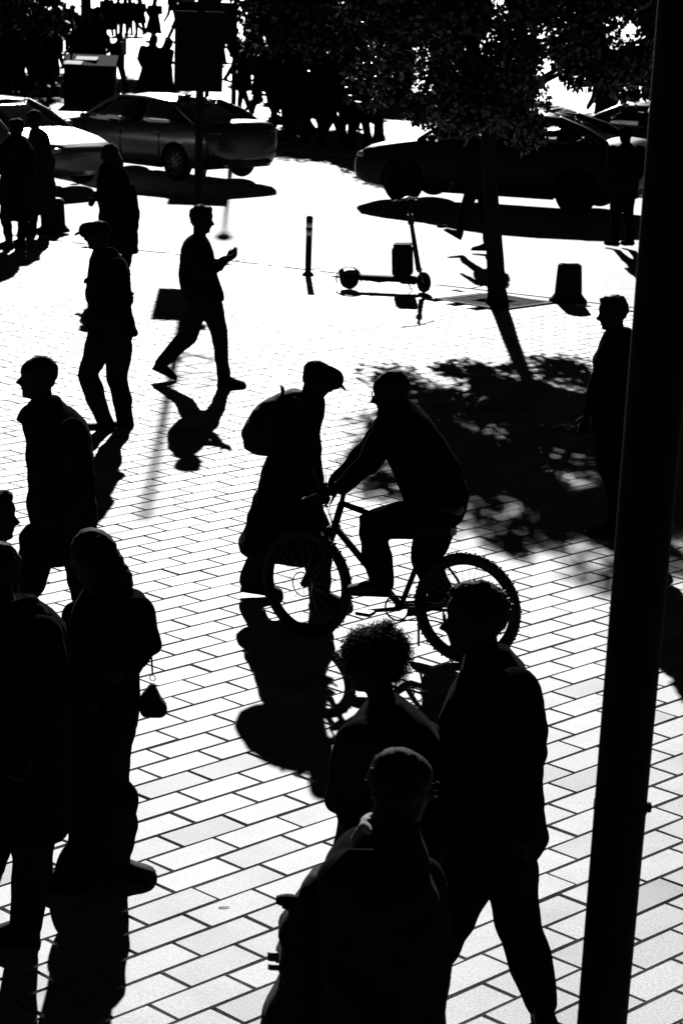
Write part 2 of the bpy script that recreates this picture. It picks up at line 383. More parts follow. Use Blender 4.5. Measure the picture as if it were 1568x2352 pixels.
def add_hair(m, kind, parent, off, grey=False, seed=3, spikes=420, lift=1.0):
    r = np.random.default_rng(seed); mb = MB(); q = m.to_3x3().to_4x4()
    if kind in ('short', 'crop', 'thin'):
        t = {'short': 1.045, 'crop': 1.0, 'thin': 0.985}[kind]
        mb.ell(tr(m, [(-.021, 0, .034)])[0], (.093 * t, .079 * t, .088 * t), q, 20, 13)
        mb.ell(tr(m, [(-.042, 0, -.012)])[0], (.060, .068, .050), q, 14, 9)
        if kind == 'short': mb.ell(tr(m, [(.03, 0, .095)])[0], (.05, .055, .028), q, 12, 7)
        vox, amp, ln = .007, {'short': .004, 'crop': .002, 'thin': .0015}[kind], {'short': .017, 'crop': .010, 'thin': .012}[kind]
    elif kind == 'long':
        mb.ell(tr(m, [(-.020, 0, .028)])[0], (.104, .088, .099), q, 20, 13)
        mb.limb([tr(m, [(-.05, 0, .0)])[0], tr(m, [(-.075, 0, -.10)])[0], tr(m, [(-.085, 0, -.2)])[0], tr(m, [(-.07, 0, -.27)])[0]], [.085, .098, .085, .05], 16)
        vox, amp, ln = .008, .004, .03
    elif kind == 'curly':
        mb.ell(tr(m, [(-.025, 0, .055)])[0], (.118, .11, .078), q, 20, 13)
        mb.ell(tr(m, [(-.075, 0, .0)])[0], (.075, .105, .075), q, 18, 11)
        vox, amp, ln = .008, .010, .05
    o = mb.remesh('hair', vox, M['hair_grey' if grey else 'hair'], parent, off, folds=amp, seed=seed, ffreq=70 if kind != 'long' else 40)
    # loose strands standing off the outline
    me = o.data; n = len(me.vertices); co = np.empty(n * 3); no = np.empty(n * 3)
    me.vertices.foreach_get('co', co); me.vertices.foreach_get('normal', no); co = co.reshape(-1, 3); no = no.reshape(-1, 3)
    sb = MB(); idx = r.integers(0, n, spikes)
    up = np.array((m.to_3x3() @ Vector((0, 0, 1))).normalized())
    for i in idx:
        p = co[i]; d = no[i]
        if kind == 'curly':
            a = np.cross(d, r.normal(size=3)); a /= np.linalg.norm(a) + 1e-9; b = np.cross(d, a)
            rr = r.uniform(.004, .011); L = r.uniform(.012, .045); N = 11; pts = []
            for k in range(N):
                th = k / (N - 1) * r.uniform(1.6, 2.4) * math.pi * 1.4
                pts.append(p + d * (L * k / (N - 1) - .006) + a * rr * math.cos(th) + b * rr * math.sin(th) - up * .012 * (k / N) ** 2)
            sb.limb(pts, [.0010] * N, 3, caps=False)
        else:
            t = r.normal(size=3) * .45 + d * lift; t /= np.linalg.norm(t); L = ln * r.uniform(.4, 1.2)
            if kind == 'long': t = d * .35 - up * .9 + r.normal(size=3) * .15
            s_ = np.cross(t, r.normal(size=3)); s_ /= np.linalg.norm(s_) + 1e-9
            wd = .0012
            sb.add([p - d * .002 + s_ * wd, p - d * .002 - s_ * wd, p + t * L * .6 + s_ * wd * .6, p + t * L * .6 - s_ * wd * .6, p + t * L + d * .0], [(0, 1, 3, 2), (2, 3, 4)])
    tag(sb.build('hair_strands', M['strand' if kind in ('short', 'crop', 'thin') else 'hair'], o), kind='stuff')
    return o
def add_hand(mb, wr, d, n, curl=0.5, left=1, sc=1.0):
    """wrist point, finger direction, palm normal"""
    d = Vector(d).normalized(); n = Vector(n); n = (n - d * n.dot(d)).normalized(); s = d.cross(n) * left
    wr = Vector(wr)
    def pt(a, b, c): return wr + (d * a + s * b + n * c) * sc
    rings = []
    for a, hw, ht in ((-.01, .026, .020), (.02, .034, .018), (.06, .042, .016), (.09, .041, .013)):
        an = np.linspace(0, 2 * math.pi, 14, endpoint=False)
        rings.append([pt(a, hw * math.cos(t), ht * math.sin(t)) for t in an])
    mb.loft(rings)
    for k, (b, L) in enumerate(((.031, .072), (.011, .082), (-.010, .077), (-.030, .060))):
        p = pt(.085, b, 0); pts = [p]; ang = 0.0
        for j, fr in enumerate((.45, .32, .23)):
            ang += curl * (0.7, 1.0, 0.8)[j]
            p = p + (d * math.cos(ang) + n * math.sin(ang) + s * (b * .8)) .normalized() * (L * fr * sc); pts.append(p)
        mb.limb(pts, [.0095 * sc, .009 * sc, .008 * sc, .007 * sc], 8)
    p = pt(.02, .034, .008); q = p + (d * .55 + s * .75 + n * .3).normalized() * .04 * sc
    e = q + (d * .85 + s * .25 + n * (.3 + curl * .5)).normalized() * .034 * sc
    mb.limb([p, q, e], [.012 * sc, .0105 * sc, .0085 * sc], 8)
def shoe_mesh(heel, toe, parent, off, wid=1.0, trainer=True):
    h = Vector(heel); t = Vector(toe); ax = (t - h); L = ax.length; ax.normalize()
    sd_ = ax.cross(Vector((0, 0, 1))).normalized(); up = sd_.cross(ax)
    if up.z < 0: up = -up
    k = L / .285
    def ring(a, hw, z0, z1):
        an = np.linspace(0, 2 * math.pi, 14, endpoint=False); out = []
        for q in an:
            c, s = math.cos(q), math.sin(q); z = (z0 + z1) / 2 + (z1 - z0) / 2 * (abs(s) ** .7) * (1 if s > 0 else -1)
            out.append(h + ax * a * k + sd_ * hw * wid * (abs(c) ** .7) * (1 if c > 0 else -1) + up * z)
        return out
    mb = MB()
    mb.loft([ring(a, hw, .018, z1) for a, hw, z1 in ((.004, .014, .06), (.012, .032, .085), (.05, .041, .115), (.095, .042, .118), (.14, .042, .096), (.19, .047, .074), (.235, .047, .062), (.265, .038, .05), (.28, .018, .036))])
    o = mb.build('shoe', M['shoe'], parent, True, off)
    sb = MB()
    sb.loft([ring(a, hw, 0.0, .022) for a, hw in ((.0, .014), (.012, .032), (.06, .038), (.12, .037), (.19, .047), (.24, .046), (.272, .034), (.287, .012))])
    sb.build('sole', M['shoe_sole'], o, True, off)
    return h + ax * .06 * k + up * .085 * k
def flatten(q): return q
class Person:
    """joints are given in photo coordinates of the crop T=(ox, oy, scale); Y is the plane the figure stands in"""
    def __init__(s, label, Y, T, group='pedestrians on the paved square', name='person', face_dir=0):
        s.Y = Y; s.T = T; s.label = label
        s.root = empty(name); tag(s.root, label, 'person', group)
        s.body = MB(); s.jacket = MB(); s.trousers = MB(); s.off = None; s.hw = None; s.k = 1568 / 2731
    def D(s, x, y): return ((s.T[0] + x / s.T[2]) * s.k, (s.T[1] + y / s.T[2]) * s.k)
    def p(s, x, y, dY=0.0): return at(*s.D(x, y), s.Y + dY)
    def g(s, x, y): return gp(*s.D(x, y))
    def place(s, x, y):
        s.off = Vector((s.p(x, y).x, s.Y, 0.0)); s.root.location = s.off; return s
    def secs(s, L, ry, mb=None, n=26, power=0.9, shrink=1.0, dY=0.0):
        """outline sections (y, xl, xr[, ry, dY]) -> one closed rounded hull"""
        mb = mb or s.jacket; rings = []
        for q in L:
            y, xl, xr = q[:3]; r_ = q[3] if len(q) > 3 and q[3] else ry; dy = (q[4] if len(q) > 4 else 0.0) + dY
            a = s.p(xl, y, dy); b = s.p(xr, y, dy); c = (a + b) / 2; rx = abs(b.x - a.x) / 2 * shrink; r_ = r_ * shrink
            an = np.linspace(0, 2 * math.pi, n, endpoint=False); cc, ss = np.cos(an), np.sin(an)
            x = rx * np.sign(cc) * np.abs(cc) ** power; yy = r_ * np.sign(ss) * np.abs(ss) ** power
            # lean the ring so that its image stays at the drawn height
            rings.append(np.stack([c.x + x, c.y + yy, np.full(n, c.z)], 1))
        rings.sort(key=lambda r: r[0][2])
        mb.loft(rings); return s
    def head(s, x, y, face, nod=0.0, tilt=0.0, size=1.0, dY=0.0, neck=None, hair='short', grey=False, spikes=420, seed=3, lift=1.0, nr=.056):
        c = s.p(x, y, dY); s.hm = head_frame(c, face, nod, tilt, size)
        add_head(s.body, s.hm, 1.4)
        nk = s.p(*neck) if neck else c - Vector((0, 0, .24))
        s.body.limb([tr(s.hm, [(-.018, 0, -.06)])[0], (Vector(tr(s.hm, [(-.02, 0, -.1)])[0]) + nk) / 2, nk], [nr, nr * .98, nr * 1.15], 14)
        s.nk = nk
        if hair: s.hair_args = dict(kind=hair, grey=grey, spikes=spikes, seed=seed, lift=lift)
        else: s.hair_args = None
        return s
    def arm(s, pts, rad=(.072, .058, .043), hand=None, bare=False):
        P = [s.p(*q) for q in pts]
        mid = [(P[0] * .5 + P[1] * .5), (P[1] * .5 + P[2] * .5)]
        path = [P[0], mid[0], P[1], mid[1], P[2]]
        rr = [rad[0], (rad[0] + rad[1]) / 2, rad[1], (rad[1] + rad[2]) / 2, rad[2]]
        s.body.limb(path + [P[2] + (P[2] - P[1]).normalized() * .02], [r * .72 for r in rr] + [.026], 12)
        if bare: s.jacket.limb(path[:2], [rad[0] * 1.05, rad[0] * 1.0], 14)
        else: s.jacket.limb(path, rr, 14)
        if hand is not False:
            h = hand or {}; d = h.get('d'); d = (P[2] - P[1]) if d is None else Vector(d)
            add_hand(s.body, P[2] + (P[2] - P[1]).normalized() * .03, d, h.get('n', (0, -1, 0)), h.get('curl', .5), h.get('left', 1), h.get('sc', 1.0))
        return P
    def leg(s, hip, knee, heel, toe, raised=False, dY=0.0, rad=(.098, .07, .055), foot=True, dYf=None, tdir=None):
        """hip, knee in the figure's plane; heel and toe on the ground (heel lifted when raised)"""
        hp = s.p(*hip, dY)
        if dYf is None:
            tp = s.g(*toe); hl = s.p(*heel, tp.y - s.Y) if raised else s.g(*heel)
            hl.z = max(hl.z, 0); lim = .285
        else:
            tp = s.p(*toe, dYf); hl = s.p(*heel, dYf); lim = .285
            if not raised: tp.z = 0; hl.z = 0
        if tdir: tp = hl + Vector((tdir[0], tdir[1], 0))
        ax = tp - hl; ax = ax.normalized() * .285; 
        tp = hl + ax
        if raised: tp.z = max(tp.z, 0.0)
        an = shoe_mesh(hl, tp, s.root, s.off)
        kn = s.p(knee[0], knee[1], (hp.y + an.y) / 2 - s.Y)
        path = [hp, hp * .5 + kn * .5, kn, kn * .5 + an * .5, an]
        rr = [rad[0], (rad[0] + rad[1]) / 2, rad[1], (rad[1] + rad[2]) / 2, rad[2]]
        s.body.limb(path + [an + ax * .12 + Vector((0, 0, -.03))], [r * .75 for r in rr[:-1]] + [.036, .03], 12)
        q = path[:-1] + [an + Vector((0, 0, .0))]
        s.trousers.limb(q, rr, 16)
        return hp, kn, an
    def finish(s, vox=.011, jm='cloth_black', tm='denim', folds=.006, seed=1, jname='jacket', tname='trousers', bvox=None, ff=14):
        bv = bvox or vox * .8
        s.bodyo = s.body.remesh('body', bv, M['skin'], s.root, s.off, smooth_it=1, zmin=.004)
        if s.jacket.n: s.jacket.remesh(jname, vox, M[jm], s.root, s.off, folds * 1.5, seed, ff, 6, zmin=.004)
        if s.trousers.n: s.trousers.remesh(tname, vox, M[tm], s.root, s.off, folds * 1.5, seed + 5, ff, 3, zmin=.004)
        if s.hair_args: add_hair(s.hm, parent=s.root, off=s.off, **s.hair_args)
        return s.root
    def glasses(s):
        mb = MB(); m = s.hm
        for sd_ in (1, -1):
            mb.torus(tr(m, [(.098, sd_ * .033, .006)])[0], .024, .0022, m.to_3x3() @ Vector((1, 0, 0)), 20, 6)
            mb.tube([tr(m, [(.096, sd_ * .056, .012)])[0], tr(m, [(.04, sd_ * .074, .012)])[0], tr(m, [(-.015, sd_ * .078, .01)])[0]], .002, 6)
        mb.tube([tr(m, [(.1, .01, .01)])[0], tr(m, [(.103, 0, .013)])[0], tr(m, [(.1, -.01, .01)])[0]], .0022, 6)
        mb.build('spectacles', M['dark_metal'], s.root, True, s.off)

# pavement walkers ---------------------------------------------------------------------------------------
def cap_mesh(P, name='cap', bill=.085, crown=.112, mt='cloth_black', droop=-.25):
    m = P.hm; mb = MB(); q = m.to_3x3().to_4x4()
    mb.ell(tr(m, [(-.012, 0, .048)])[0], (.108, .089, .07), q, 20, 13)
    mb.limb([tr(m, [(.04, 0, .045)])[0], tr(m, [(.085, 0, .044)])[0]], [.075, .07], 16, flat=.3)
    b = MB(); rings = []
    for a, hw, z in ((.05, .078, .046), (.09, .078, .042), (.13, .068, .034), (.165, .046, .022), (.182, .02, .014)):
        rings.append(tr(m, [(a, hw * math.cos(t), z + .008 * math.sin(t)) for t in np.linspace(0, 2 * math.pi, 12, endpoint=False)]))
    mb.loft(rings)
    return mb.remesh(name, .006, M[mt], P.root, P.off, folds=.0015, seed=4, ffreq=40)

C8 = (550, 780, 2.851)
def phone_walker():
    P = Person('young man striding right while looking at the phone in his hands', 21.9, C8).place(740, 2080)
    P.head(737, 282, 4, 6, 0, 1.1, neck=(712, 480), hair='short', spikes=260, seed=5, lift=.7)
    P.secs([(430, 655, 768, .07), (465, 600, 790, .12), (500, 560, 812, .17), (550, 520, 838, .2), (640, 494, 868, .21), (760, 482, 890, .2), (880, 480, 905, .2), (1000, 484, 935, .2), (1100, 508, 968, .19), (1170, 530, 984, .19), (1200, 540, 978, .185), (1218, 575, 955, .17)], .2)
    P.secs([(560, 560, 800), (800, 540, 840), (1000, 560, 880), (1250, 600, 930), (1330, 640, 930)], .13, P.body, shrink=.95)
    P.secs([(1160, 570, 950), (1230, 572, 952), (1330, 590, 975), (1400, 640, 960)], .15, P.trousers)
    P.arm([(640, 590, -.17), (800, 890, -.2), (985, 770, -.13)], (.085, .072, .046), dict(d=(.9, .25, .55), n=(0, .6, .8), curl=.5))
    P.arm([(680, 590, .17), (850, 860, .2), (1000, 740, .05)], (.08, .068, .044), dict(d=(.9, -.2, .6), n=(0, -.3, .9), curl=.4, left=-1))
    P.leg((680, 1290), (585, 1600), (165, 1985), (365, 2125), True, .09, (.108, .09, .062), dYf=.1)
    P.leg((850, 1290), (940, 1600), (905, 2120), (1205, 2160), False, -.09, (.108, .086, .06), dYf=-.12)
    r = P.finish(.013, 'cloth_black', 'cloth_dark', .006, 11, 'sweatshirt')
    # the phone
    a = P.p(1000, 735, -.02); b = P.p(1090, 645, -.02); d = (b - a).normalized(); sv = (Vector((0, 1, 0)) + Vector((-.2, 0, .55))).normalized(); sv = (sv - d * sv.dot(d)).normalized(); n = sv.cross(d)
    c = (a + b) / 2 + Vector((.02, 0, .02)); rot = Matrix((d, sv, n)).transposed().to_4x4()
    ph = MB().box((0, 0, 0), (.15, .075, .009), rot, .004).build('phone', M['black_plastic']); ph.location = c
    sc_ = MB().box(n * .0052, (.136, .066, .001), rot).build('screen', M['screen'], ph)
    tag(ph, 'black phone held up in the striding young man\'s hands', 'phone')
phone_walker()
SRC = (0, 0, 1)
def cv(T, L): return [(T[1] + q[0] / T[2], T[0] + q[1] / T[2], T[0] + q[2] / T[2]) + tuple(q[3:]) for q in L]
def c_(T, x, y, *a): return (T[0] + x / T[2], T[1] + y / T[2]) + a
C3 = (0, 1000, 1.1479); CB = (0, 350, 2.24); C2 = (900, 1400, 1.3067); C5A = (0, 1850, 2.1375); C7 = (0, 3000, 2.146)
C1 = (1200, 2050, 1.4933); C5 = (1000, 2900, 1.2062); C4 = (1366, 1000, 1.1487)

def cap_man():
    P = Person('man in a peaked cap and hip-length jacket stepping left', 19.7, SRC).place(440, 1700)
    P.head(390, 942, 180, 4, 0, 1.04, neck=(410, 1040), hair='crop', spikes=160, seed=8)
    P.secs([(992, 375, 448, .07), (1012, 366, 476, .13), (1040, 358, 506, .18), (1075, 352, 521, .2), (1130, 347, 527, .21), (1200, 346, 526, .2), (1240, 355, 530, .2), (1290, 347, 540, .2), (1325, 341, 548, .2), (1336, 344, 546, .19)], .2)
    P.secs([(1060, 380, 490), (1200, 375, 500), (1350, 370, 510)], .13, P.body)
    P.secs([(1300, 352, 535), (1350, 345, 528), (1390, 335, 515), (1425, 350, 490)], .16, P.trousers)
    P.arm([(470, 1070, -.18), (500, 1200, -.22), (450, 1300, -.2)], (.08, .066, .05), dict(curl=.7))
    P.arm([(440, 1070, .18), (400, 1190, .21), (380, 1222, .2)], (.078, .064, .048), dict(curl=.7, left=-1))
    P.leg((400, 1370), (348, 1500), (440, 1755), (352, 1733), True, -.07, (.115, .092, .072), dYf=-.08)
    P.leg((470, 1370), (470, 1520), (522, 1750), (450, 1722), True, .07, (.115, .092, .072), dYf=.05)
    P.finish(.013, 'cloth_black', 'cloth_dark', .007, 21); cap_mesh(P)
def man_left():
    P = Person('bareheaded man in a coat with raised collar walking left, leftmost walker', 13.5, SRC).place(200, 2560)
    P.head(150, 1512, 182, 0, 0, 1.1, neck=(190, 1660), hair='crop', spikes=500, seed=9, nr=.062)
    P.secs([(1590, 148, 232, .075), (1625, 125, 262, .13), (1660, 108, 318, .17), (1690, 100, 345, .2), (1740, 103, 366, .22), (1830, 102, 378, .23), (1950, 114, 382, .22), (2030, 112, 386, .22), (2080, 122, 392, .22), (2112, 132, 392, .21)], .22)
    P.jacket.limb([P.p(150, 1650), P.p(110, 1660), P.p(80, 1677)], [.05, .035, .012], 10)
    P.secs([(1680, 150, 320), (1900, 150, 330), (2130, 150, 340)], .13, P.body)
    P.secs([(2060, 135, 385), (2130, 130, 380), (2200, 120, 350), (2250, 120, 290)], .16, P.trousers)
    P.arm([(290, 1720, -.2), (330, 1920, -.25), (290, 2090, -.22)], (.085, .07, .052), dict(curl=.7))
    P.arm([(240, 1720, .2), (190, 1900, .24), (170, 2070, .2)], (.085, .07, .05), dict(curl=.7, left=-1))
    P.leg((165, 2160), (125, 2330), (60, 2585), (-90, 2600), False, -.08, (.115, .095, .07), dYf=-.1)
    P.leg((310, 2160), (340, 2370), (520, 2500), (410, 2580), True, .08, (.115, .092, .068), dYf=.1)
    P.finish(.012, 'cloth_black', 'denim', .006, 31, 'coat'); 
def woman_a():
    P = Person('long-nosed person facing right, cut off by the left edge behind the scarf wearer', 10.4, SRC).place(0, 3300)
    P.head(-14, 2066, 0, 0, 0, 1.0, neck=(-20, 2200), hair='short', spikes=200, seed=10)
    P.secs([(2165, -60, 30, .075), (2200, -90, 55, .13), (2240, -120, 72, .18), (2300, -130, 78, .2), (2450, -130, 76, .2), (2700, -125, 74, .2), (2820, -120, 72, .19)], .2)
    P.secs([(2250, -90, 30), (2500, -90, 30), (2850, -90, 40)], .13, P.body)
    P.secs([(2760, -115, 68), (2850, -115, 66), (2900, -100, 50)], .16, P.trousers)
    P.arm([(-50, 2270, -.2), (-40, 2520, -.22), (20, 2720, -.2)], (.078, .064, .048), dict(curl=.7))
    P.arm([(-20, 2270, .2), (0, 2520, .22), (20, 2720, .2)], (.078, .064, .048), dict(curl=.7, left=-1))
    P.leg((-40, 2880), (-20, 3080), (-30, 3310), (60, 3320), False, -.09)
    P.leg((-10, 2880), (20, 3080), (-110, 3290), (-10, 3295), False, .09)
    P.finish(.014, 'cloth_black', 'denim', .006, 41)
def woman_a2():
    P = Person('person with a scarf round the neck at the lower left edge, seen from behind', 9.0, SRC).place(100, 3760)
    P.head(-28, 2285, 160, 6, 0, 1.0, neck=(10, 2420), hair='short', spikes=300, seed=12)
    P.secs([(2395, -60, 110, .09), (2420, -100, 172, .15), (2450, -130, 220, .18), (2500, -145, 262, .2), (2570, -150, 276, .2), (2700, -150, 278, .2), (2900, -150, 278, .2), (3100, -140, 280, .21), (3250, -135, 285, .22), (3318, -130, 288, .22)], .2)
    P.secs([(2500, -100, 200), (2800, -100, 210), (3200, -90, 220)], .13, P.body)
    P.secs([(3180, -100, 250), (3280, -95, 240), (3340, -60, 215)], .15, P.trousers)
    P.arm([(180, 2540, -.12), (215, 2800, -.16), (120, 2990, -.3)], (.08, .066, .048), dict(curl=.7))
    P.arm([(-90, 2540, .1), (-150, 2800, .0), (-120, 3000, -.1)], (.08, .066, .048), dict(curl=.7, left=-1))
    P.leg((140, 3250), (130, 3440), (165, 3765), (60, 3830), False, -.02, (.11, .085, .075), dYf=-.02)
    P.leg((-20, 3250), (-50, 3460), (-100, 3720), (-190, 3760), False, .05, (.11, .085, .07), dYf=.25)
    P.finish(.011, 'cloth_black', 'cloth_dark', .006, 51, 'coat')
    sc = MB()
    for k in range(3):
        sc.torus(P.p(45 + 8 * k, 2408 + 22 * k, .0), .088 + .018 * k, .026, (0.1 * (k - 1), .1, 1), 28, 10)
    sc.remesh('scarf', .01, M['cloth_navy'], P.root, P.off, .005, 5, 30)
def woman_b():
    P = Person('long-haired woman in a coat with a shoulder bag at the lower left', 9.62, SRC).place(420, 3540)
    P.head(368, 2232, 150, 10, 0, 1.03, neck=(395, 2390), hair='long', spikes=420, seed=13)
    P.secs([(2335, 345, 500, .09), (2370, 318, 535, .14), (2405, 300, 580, .18), (2450, 286, 596, .2), (2540, 276, 600, .2), (2600, 274, 594, .2), (2680, 270, 560, .2), (2800, 266, 563, .2), (2900, 266, 556, .21), (3000, 264, 524, .21), (3150, 264, 514, .21), (3260, 266, 514, .21), (3320, 270, 524, .2)], .2)
    P.secs([(2450, 320, 540), (2800, 310, 520), (3200, 310, 480)], .13, P.body)
    P.secs([(3150, 280, 505), (3280, 280, 512), (3340, 285, 530)], .17, P.trousers)
    P.arm([(555, 2450, -.1), (588, 2580, -.2), (510, 2650, -.33)], (.085, .078, .052), dict(curl=.8))
    P.arm([(330, 2460, .12), (300, 2640, .1), (360, 2760, -.1)], (.08, .07, .05), dict(curl=.8, left=-1))
    P.leg((350, 3220), (352, 3380), (360, 3560), (330, 3640), False, .06, (.11, .1, .1), dYf=-.05)
    P.leg((455, 3220), (450, 3370), (375, 3500), (618, 3490), False, -.06, (.11, .105, .1), dYf=.1)
    P.finish(.011, 'cloth_black', 'cloth_dark', .008, 61, 'coat', 'wide_trousers')
    # her shoulder bag hangs from the shoulder
    b = empty('shoulder_bag', P.p(610, 2850, -.05)); off = b.location
    q = MB(); P2 = P
    def s2(y, xl, xr, ry): 
        a = P.p(xl, y, -.05); c = P.p(xr, y, -.05); n = 20; an = np.linspace(0, 2 * math.pi, n, endpoint=False)
        return np.stack([(a.x + c.x) / 2 + (c.x - a.x) / 2 * np.sign(np.cos(an)) * np.abs(np.cos(an)) ** .6, a.y + ry * np.sin(an), np.full(n, a.z)], 1)
    q.loft([s2(2858, 566, 664, .05), s2(2842, 560, 672, .062), s2(2815, 562, 668, .06), s2(2780, 566, 644, .05), s2(2745, 592, 628, .03), s2(2732, 602, 622, .015)])
    q.remesh('bag_body', .008, M['nylon'], b, off, .003, 3, 40)
    st = MB(); st.limb([P.p(560, 2402, .0), P.p(588, 2420, -.12), P.p(600, 2520, -.15), P.p(606, 2620, -.1), P.p(610, 2684, -.06)], [.012] * 5, 8, flat=.35)
    st.build('strap', M['nylon'], b, True, off)
    rg = MB(); rg.torus(P.p(611, 2712, -.05), .013, .0025, (.3, 1, 0), 18, 6); rg.torus(P.p(611, 2692, -.05), .008, .002, (1, .3, 0), 16, 6)
    rg.build('snap_ring', M['steel'], b, True, off)
    tag(b, 'small black handbag hanging on a strap from the long-haired woman\'s shoulder', 'handbag')
def man_c():
    P = Person('balding man with glasses and a collar painted sun-bright in the bottom foreground', 6.8, SRC).place(1560, 4960)
    P.head(1610, 3148, 22, 8, 0, 1.04, neck=(1545, 3330), hair='crop', grey=True, spikes=260, seed=14, lift=.9, nr=.062)
    P.secs([(3300, 1475, 1645, .085), (3345, 1440, 1670, .14), (3400, 1370, 1695, .18), (3460, 1312, 1718, .2), (3530, 1294, 1738, .22), (3600, 1298, 1766, .22), (3720, 1302, 1773, .22), (3850, 1296, 1779, .22), (4000, 1284, 1783, .22), (4150, 1275, 1785, .22), (4290, 1275, 1785, .21), (4330, 1290, 1770, .2)], .22)
    P.secs([(3420, 1400, 1640), (3800, 1380, 1680), (4400, 1370, 1700)], .14, P.body)
    P.secs([(4200, 1300, 1760), (4350, 1300, 1755), (4460, 1330, 1730)], .17, P.trousers)
    P.arm([(1390, 3520, -.08), (1370, 3850, -.12), (1480, 4100, -.25)], (.088, .072, .052), dict(curl=.7))
    P.arm([(1680, 3520, .1), (1740, 3830, .15), (1720, 4080, .05)], (.085, .07, .05), dict(curl=.7, left=-1))
    P.leg((1430, 4420), (1430, 4680), (1430, 4960), (1580, 4990), False, -.06)
    P.leg((1640, 4420), (1660, 4670), (1640, 4900), (1790, 4920), False, .06)
    P.finish(.011, 'cloth_mid', 'denim', .006, 71); P.glasses()
    co = MB()
    co.limb([P.p(1478, 3278, .0), P.p(1452, 3318, -.03), P.p(1420, 3362, -.05)], [.008, .022, .018], 10, flat=.5)
    co.torus(P.p(1555, 3318), .078, .016, (.25, -.1, 1), 26, 8)
    co.remesh('shirt_collar', .006, M['cloth_sunlit'], P.root, P.off, .002, 4, 50)  # the sun on this collar is put into its light colour
    b = empty('backpack', P.p(1180, 3900, .1)); off = b.location; q = MB()
    P.secs([(3480, 1240, 1330, .06), (3520, 1218, 1345, .12), (3605, 1180, 1360, .15), (3700, 1120, 1360, .16), (3765, 1130, 1360, .16), (3820, 1092, 1360, .16), (3890, 1118, 1360, .16), (3960, 1086, 1360, .16), (4044, 1052, 1355, .16), (4120, 1045, 1350, .16), (4180, 1080, 1340, .14)], .15, q, dY=.06)
    q.limb([P.p(1185, 3615, 0), P.p(1150, 3604, 0), P.p(1114, 3598, 0)], [.02, .014, .004], 8)
    q.remesh('bag_body', .011, M['nylon'], b, off, .008, 8, 22)
    for dy in (-.14, .16): st = MB(); st.limb([P.p(1300, 3520, dy), P.p(1400, 3420, dy), P.p(1560, 3420, dy), P.p(1690, 3560, dy), P.p(1680, 3800, dy)], [.022] * 5, 8, flat=.35); st.build('strap', M['nylon'], b, True, off)
    bk = MB(); bk.box(P.p(1092, 3826, -.06), (.035, .02, .03), bev=.004); bk.box(P.p(1100, 3868, -.06), (.045, .02, .02), bev=.004); bk.build('buckle', M['black_plastic'], b, False, off)
    tag(b, 'bulging black backpack on the balding man\'s back', 'backpack')
def curly_e():
    P = Person('curly-haired person in a T-shirt between the backpack wearer and the tall man', 8.6, SRC).place(1540, 4100)
    P.head(1482, 2648, 196, 8, 0, 1.0, neck=(1535, 2830), hair='curly', spikes=1900, seed=15, nr=.055)
    P.secs([(2800, 1475, 1605, .075), (2835, 1450, 1655, .12), (2875, 1425, 1715, .16), (2925, 1400, 1755, .19), (3000, 1385, 1775, .2), (3110, 1372, 1775, .2), (3230, 1354, 1770, .2), (3330, 1346, 1768, .2), (3450, 1330, 1768, .2), (3560, 1325, 1768, .2)], .2)
    P.secs([(2920, 1450, 1700), (3200, 1430, 1700), (3560, 1420, 1700)], .13, P.body)
    P.secs([(3480, 1340, 1750), (3600, 1340, 1750), (3680, 1380, 1720)], .16, P.trousers)
    P.arm([(1430, 2960, -.1), (1362, 3190, -.15), (1420, 3380, -.3)], (.085, .06, .045), dict(curl=.7), bare=True)
    P.jacket.limb([P.p(1425, 2960, -.1), P.p(1385, 3090, -.12), P.p(1356, 3196, -.14)], [.08, .07, .062], 14)
    P.arm([(1700, 2960, .1), (1740, 3190, .1), (1660, 3350, -.1)], (.08, .06, .045), dict(curl=.7, left=-1), bare=True)
    P.leg((1460, 3640), (1470, 3870), (1480, 4130), (1340, 4170), False, -.07)
    P.leg((1640, 3640), (1650, 3860), (1680, 4090), (1550, 4110), False, .07)
    P.finish(.011, 'cloth_mid', 'denim', .005, 81, 'tee_shirt')
def man_f():
    P = Person('tall man in profile facing left with tousled hair, striding at the lower right', 8.45, SRC).place(2000, 4050)
    P.head(1896, 2478, 183, 2, 0, 1.17, neck=(1950, 2660), hair='short', spikes=800, seed=16, nr=.066)
    P.secs([(2585, 1868, 2032, .09), (2625, 1850, 2072, .13), (2670, 1838, 2110, .18), (2740, 1815, 2143, .21), (2830, 1778, 2164, .22), (2920, 1756, 2176, .23), (3000, 1752, 2179, .23), (3100, 1756, 2176, .23), (3250, 1766, 2173, .22), (3310, 1772, 2169, .22), (3350, 1782, 2152, .21), (3390, 1790, 2140, .2)], .22)
    P.secs([(2720, 1860, 2090), (3000, 1850, 2100), (3400, 1850, 2090)], .14, P.body)
    P.secs([(3330, 1800, 2142), (3400, 1800, 2136), (3470, 1805, 2133), (3540, 1850, 2132)], .18, P.trousers)
    P.arm([(2070, 2760, -.18), (2110, 3060, -.24), (2080, 3310, -.24)], (.09, .075, .054), dict(curl=.7))
    P.arm([(1940, 2760, .18), (1850, 3030, .24), (1800, 3250, .2)], (.088, .072, .052), dict(curl=.7, left=-1))
    P.leg((2045, 3460), (2082, 3720), (2150, 4010), (2075, 4115), False, .08, (.115, .09, .068), dYf=.02, tdir=(.12, -1))
    P.leg((1900, 3460), (1770, 3740), (1690, 4060), (1500, 4120), False, -.08, (.115, .09, .068), dYf=-.1)
    P.finish(.011, 'cloth_black', 'denim', .007, 91, 'overshirt'); P.glasses()
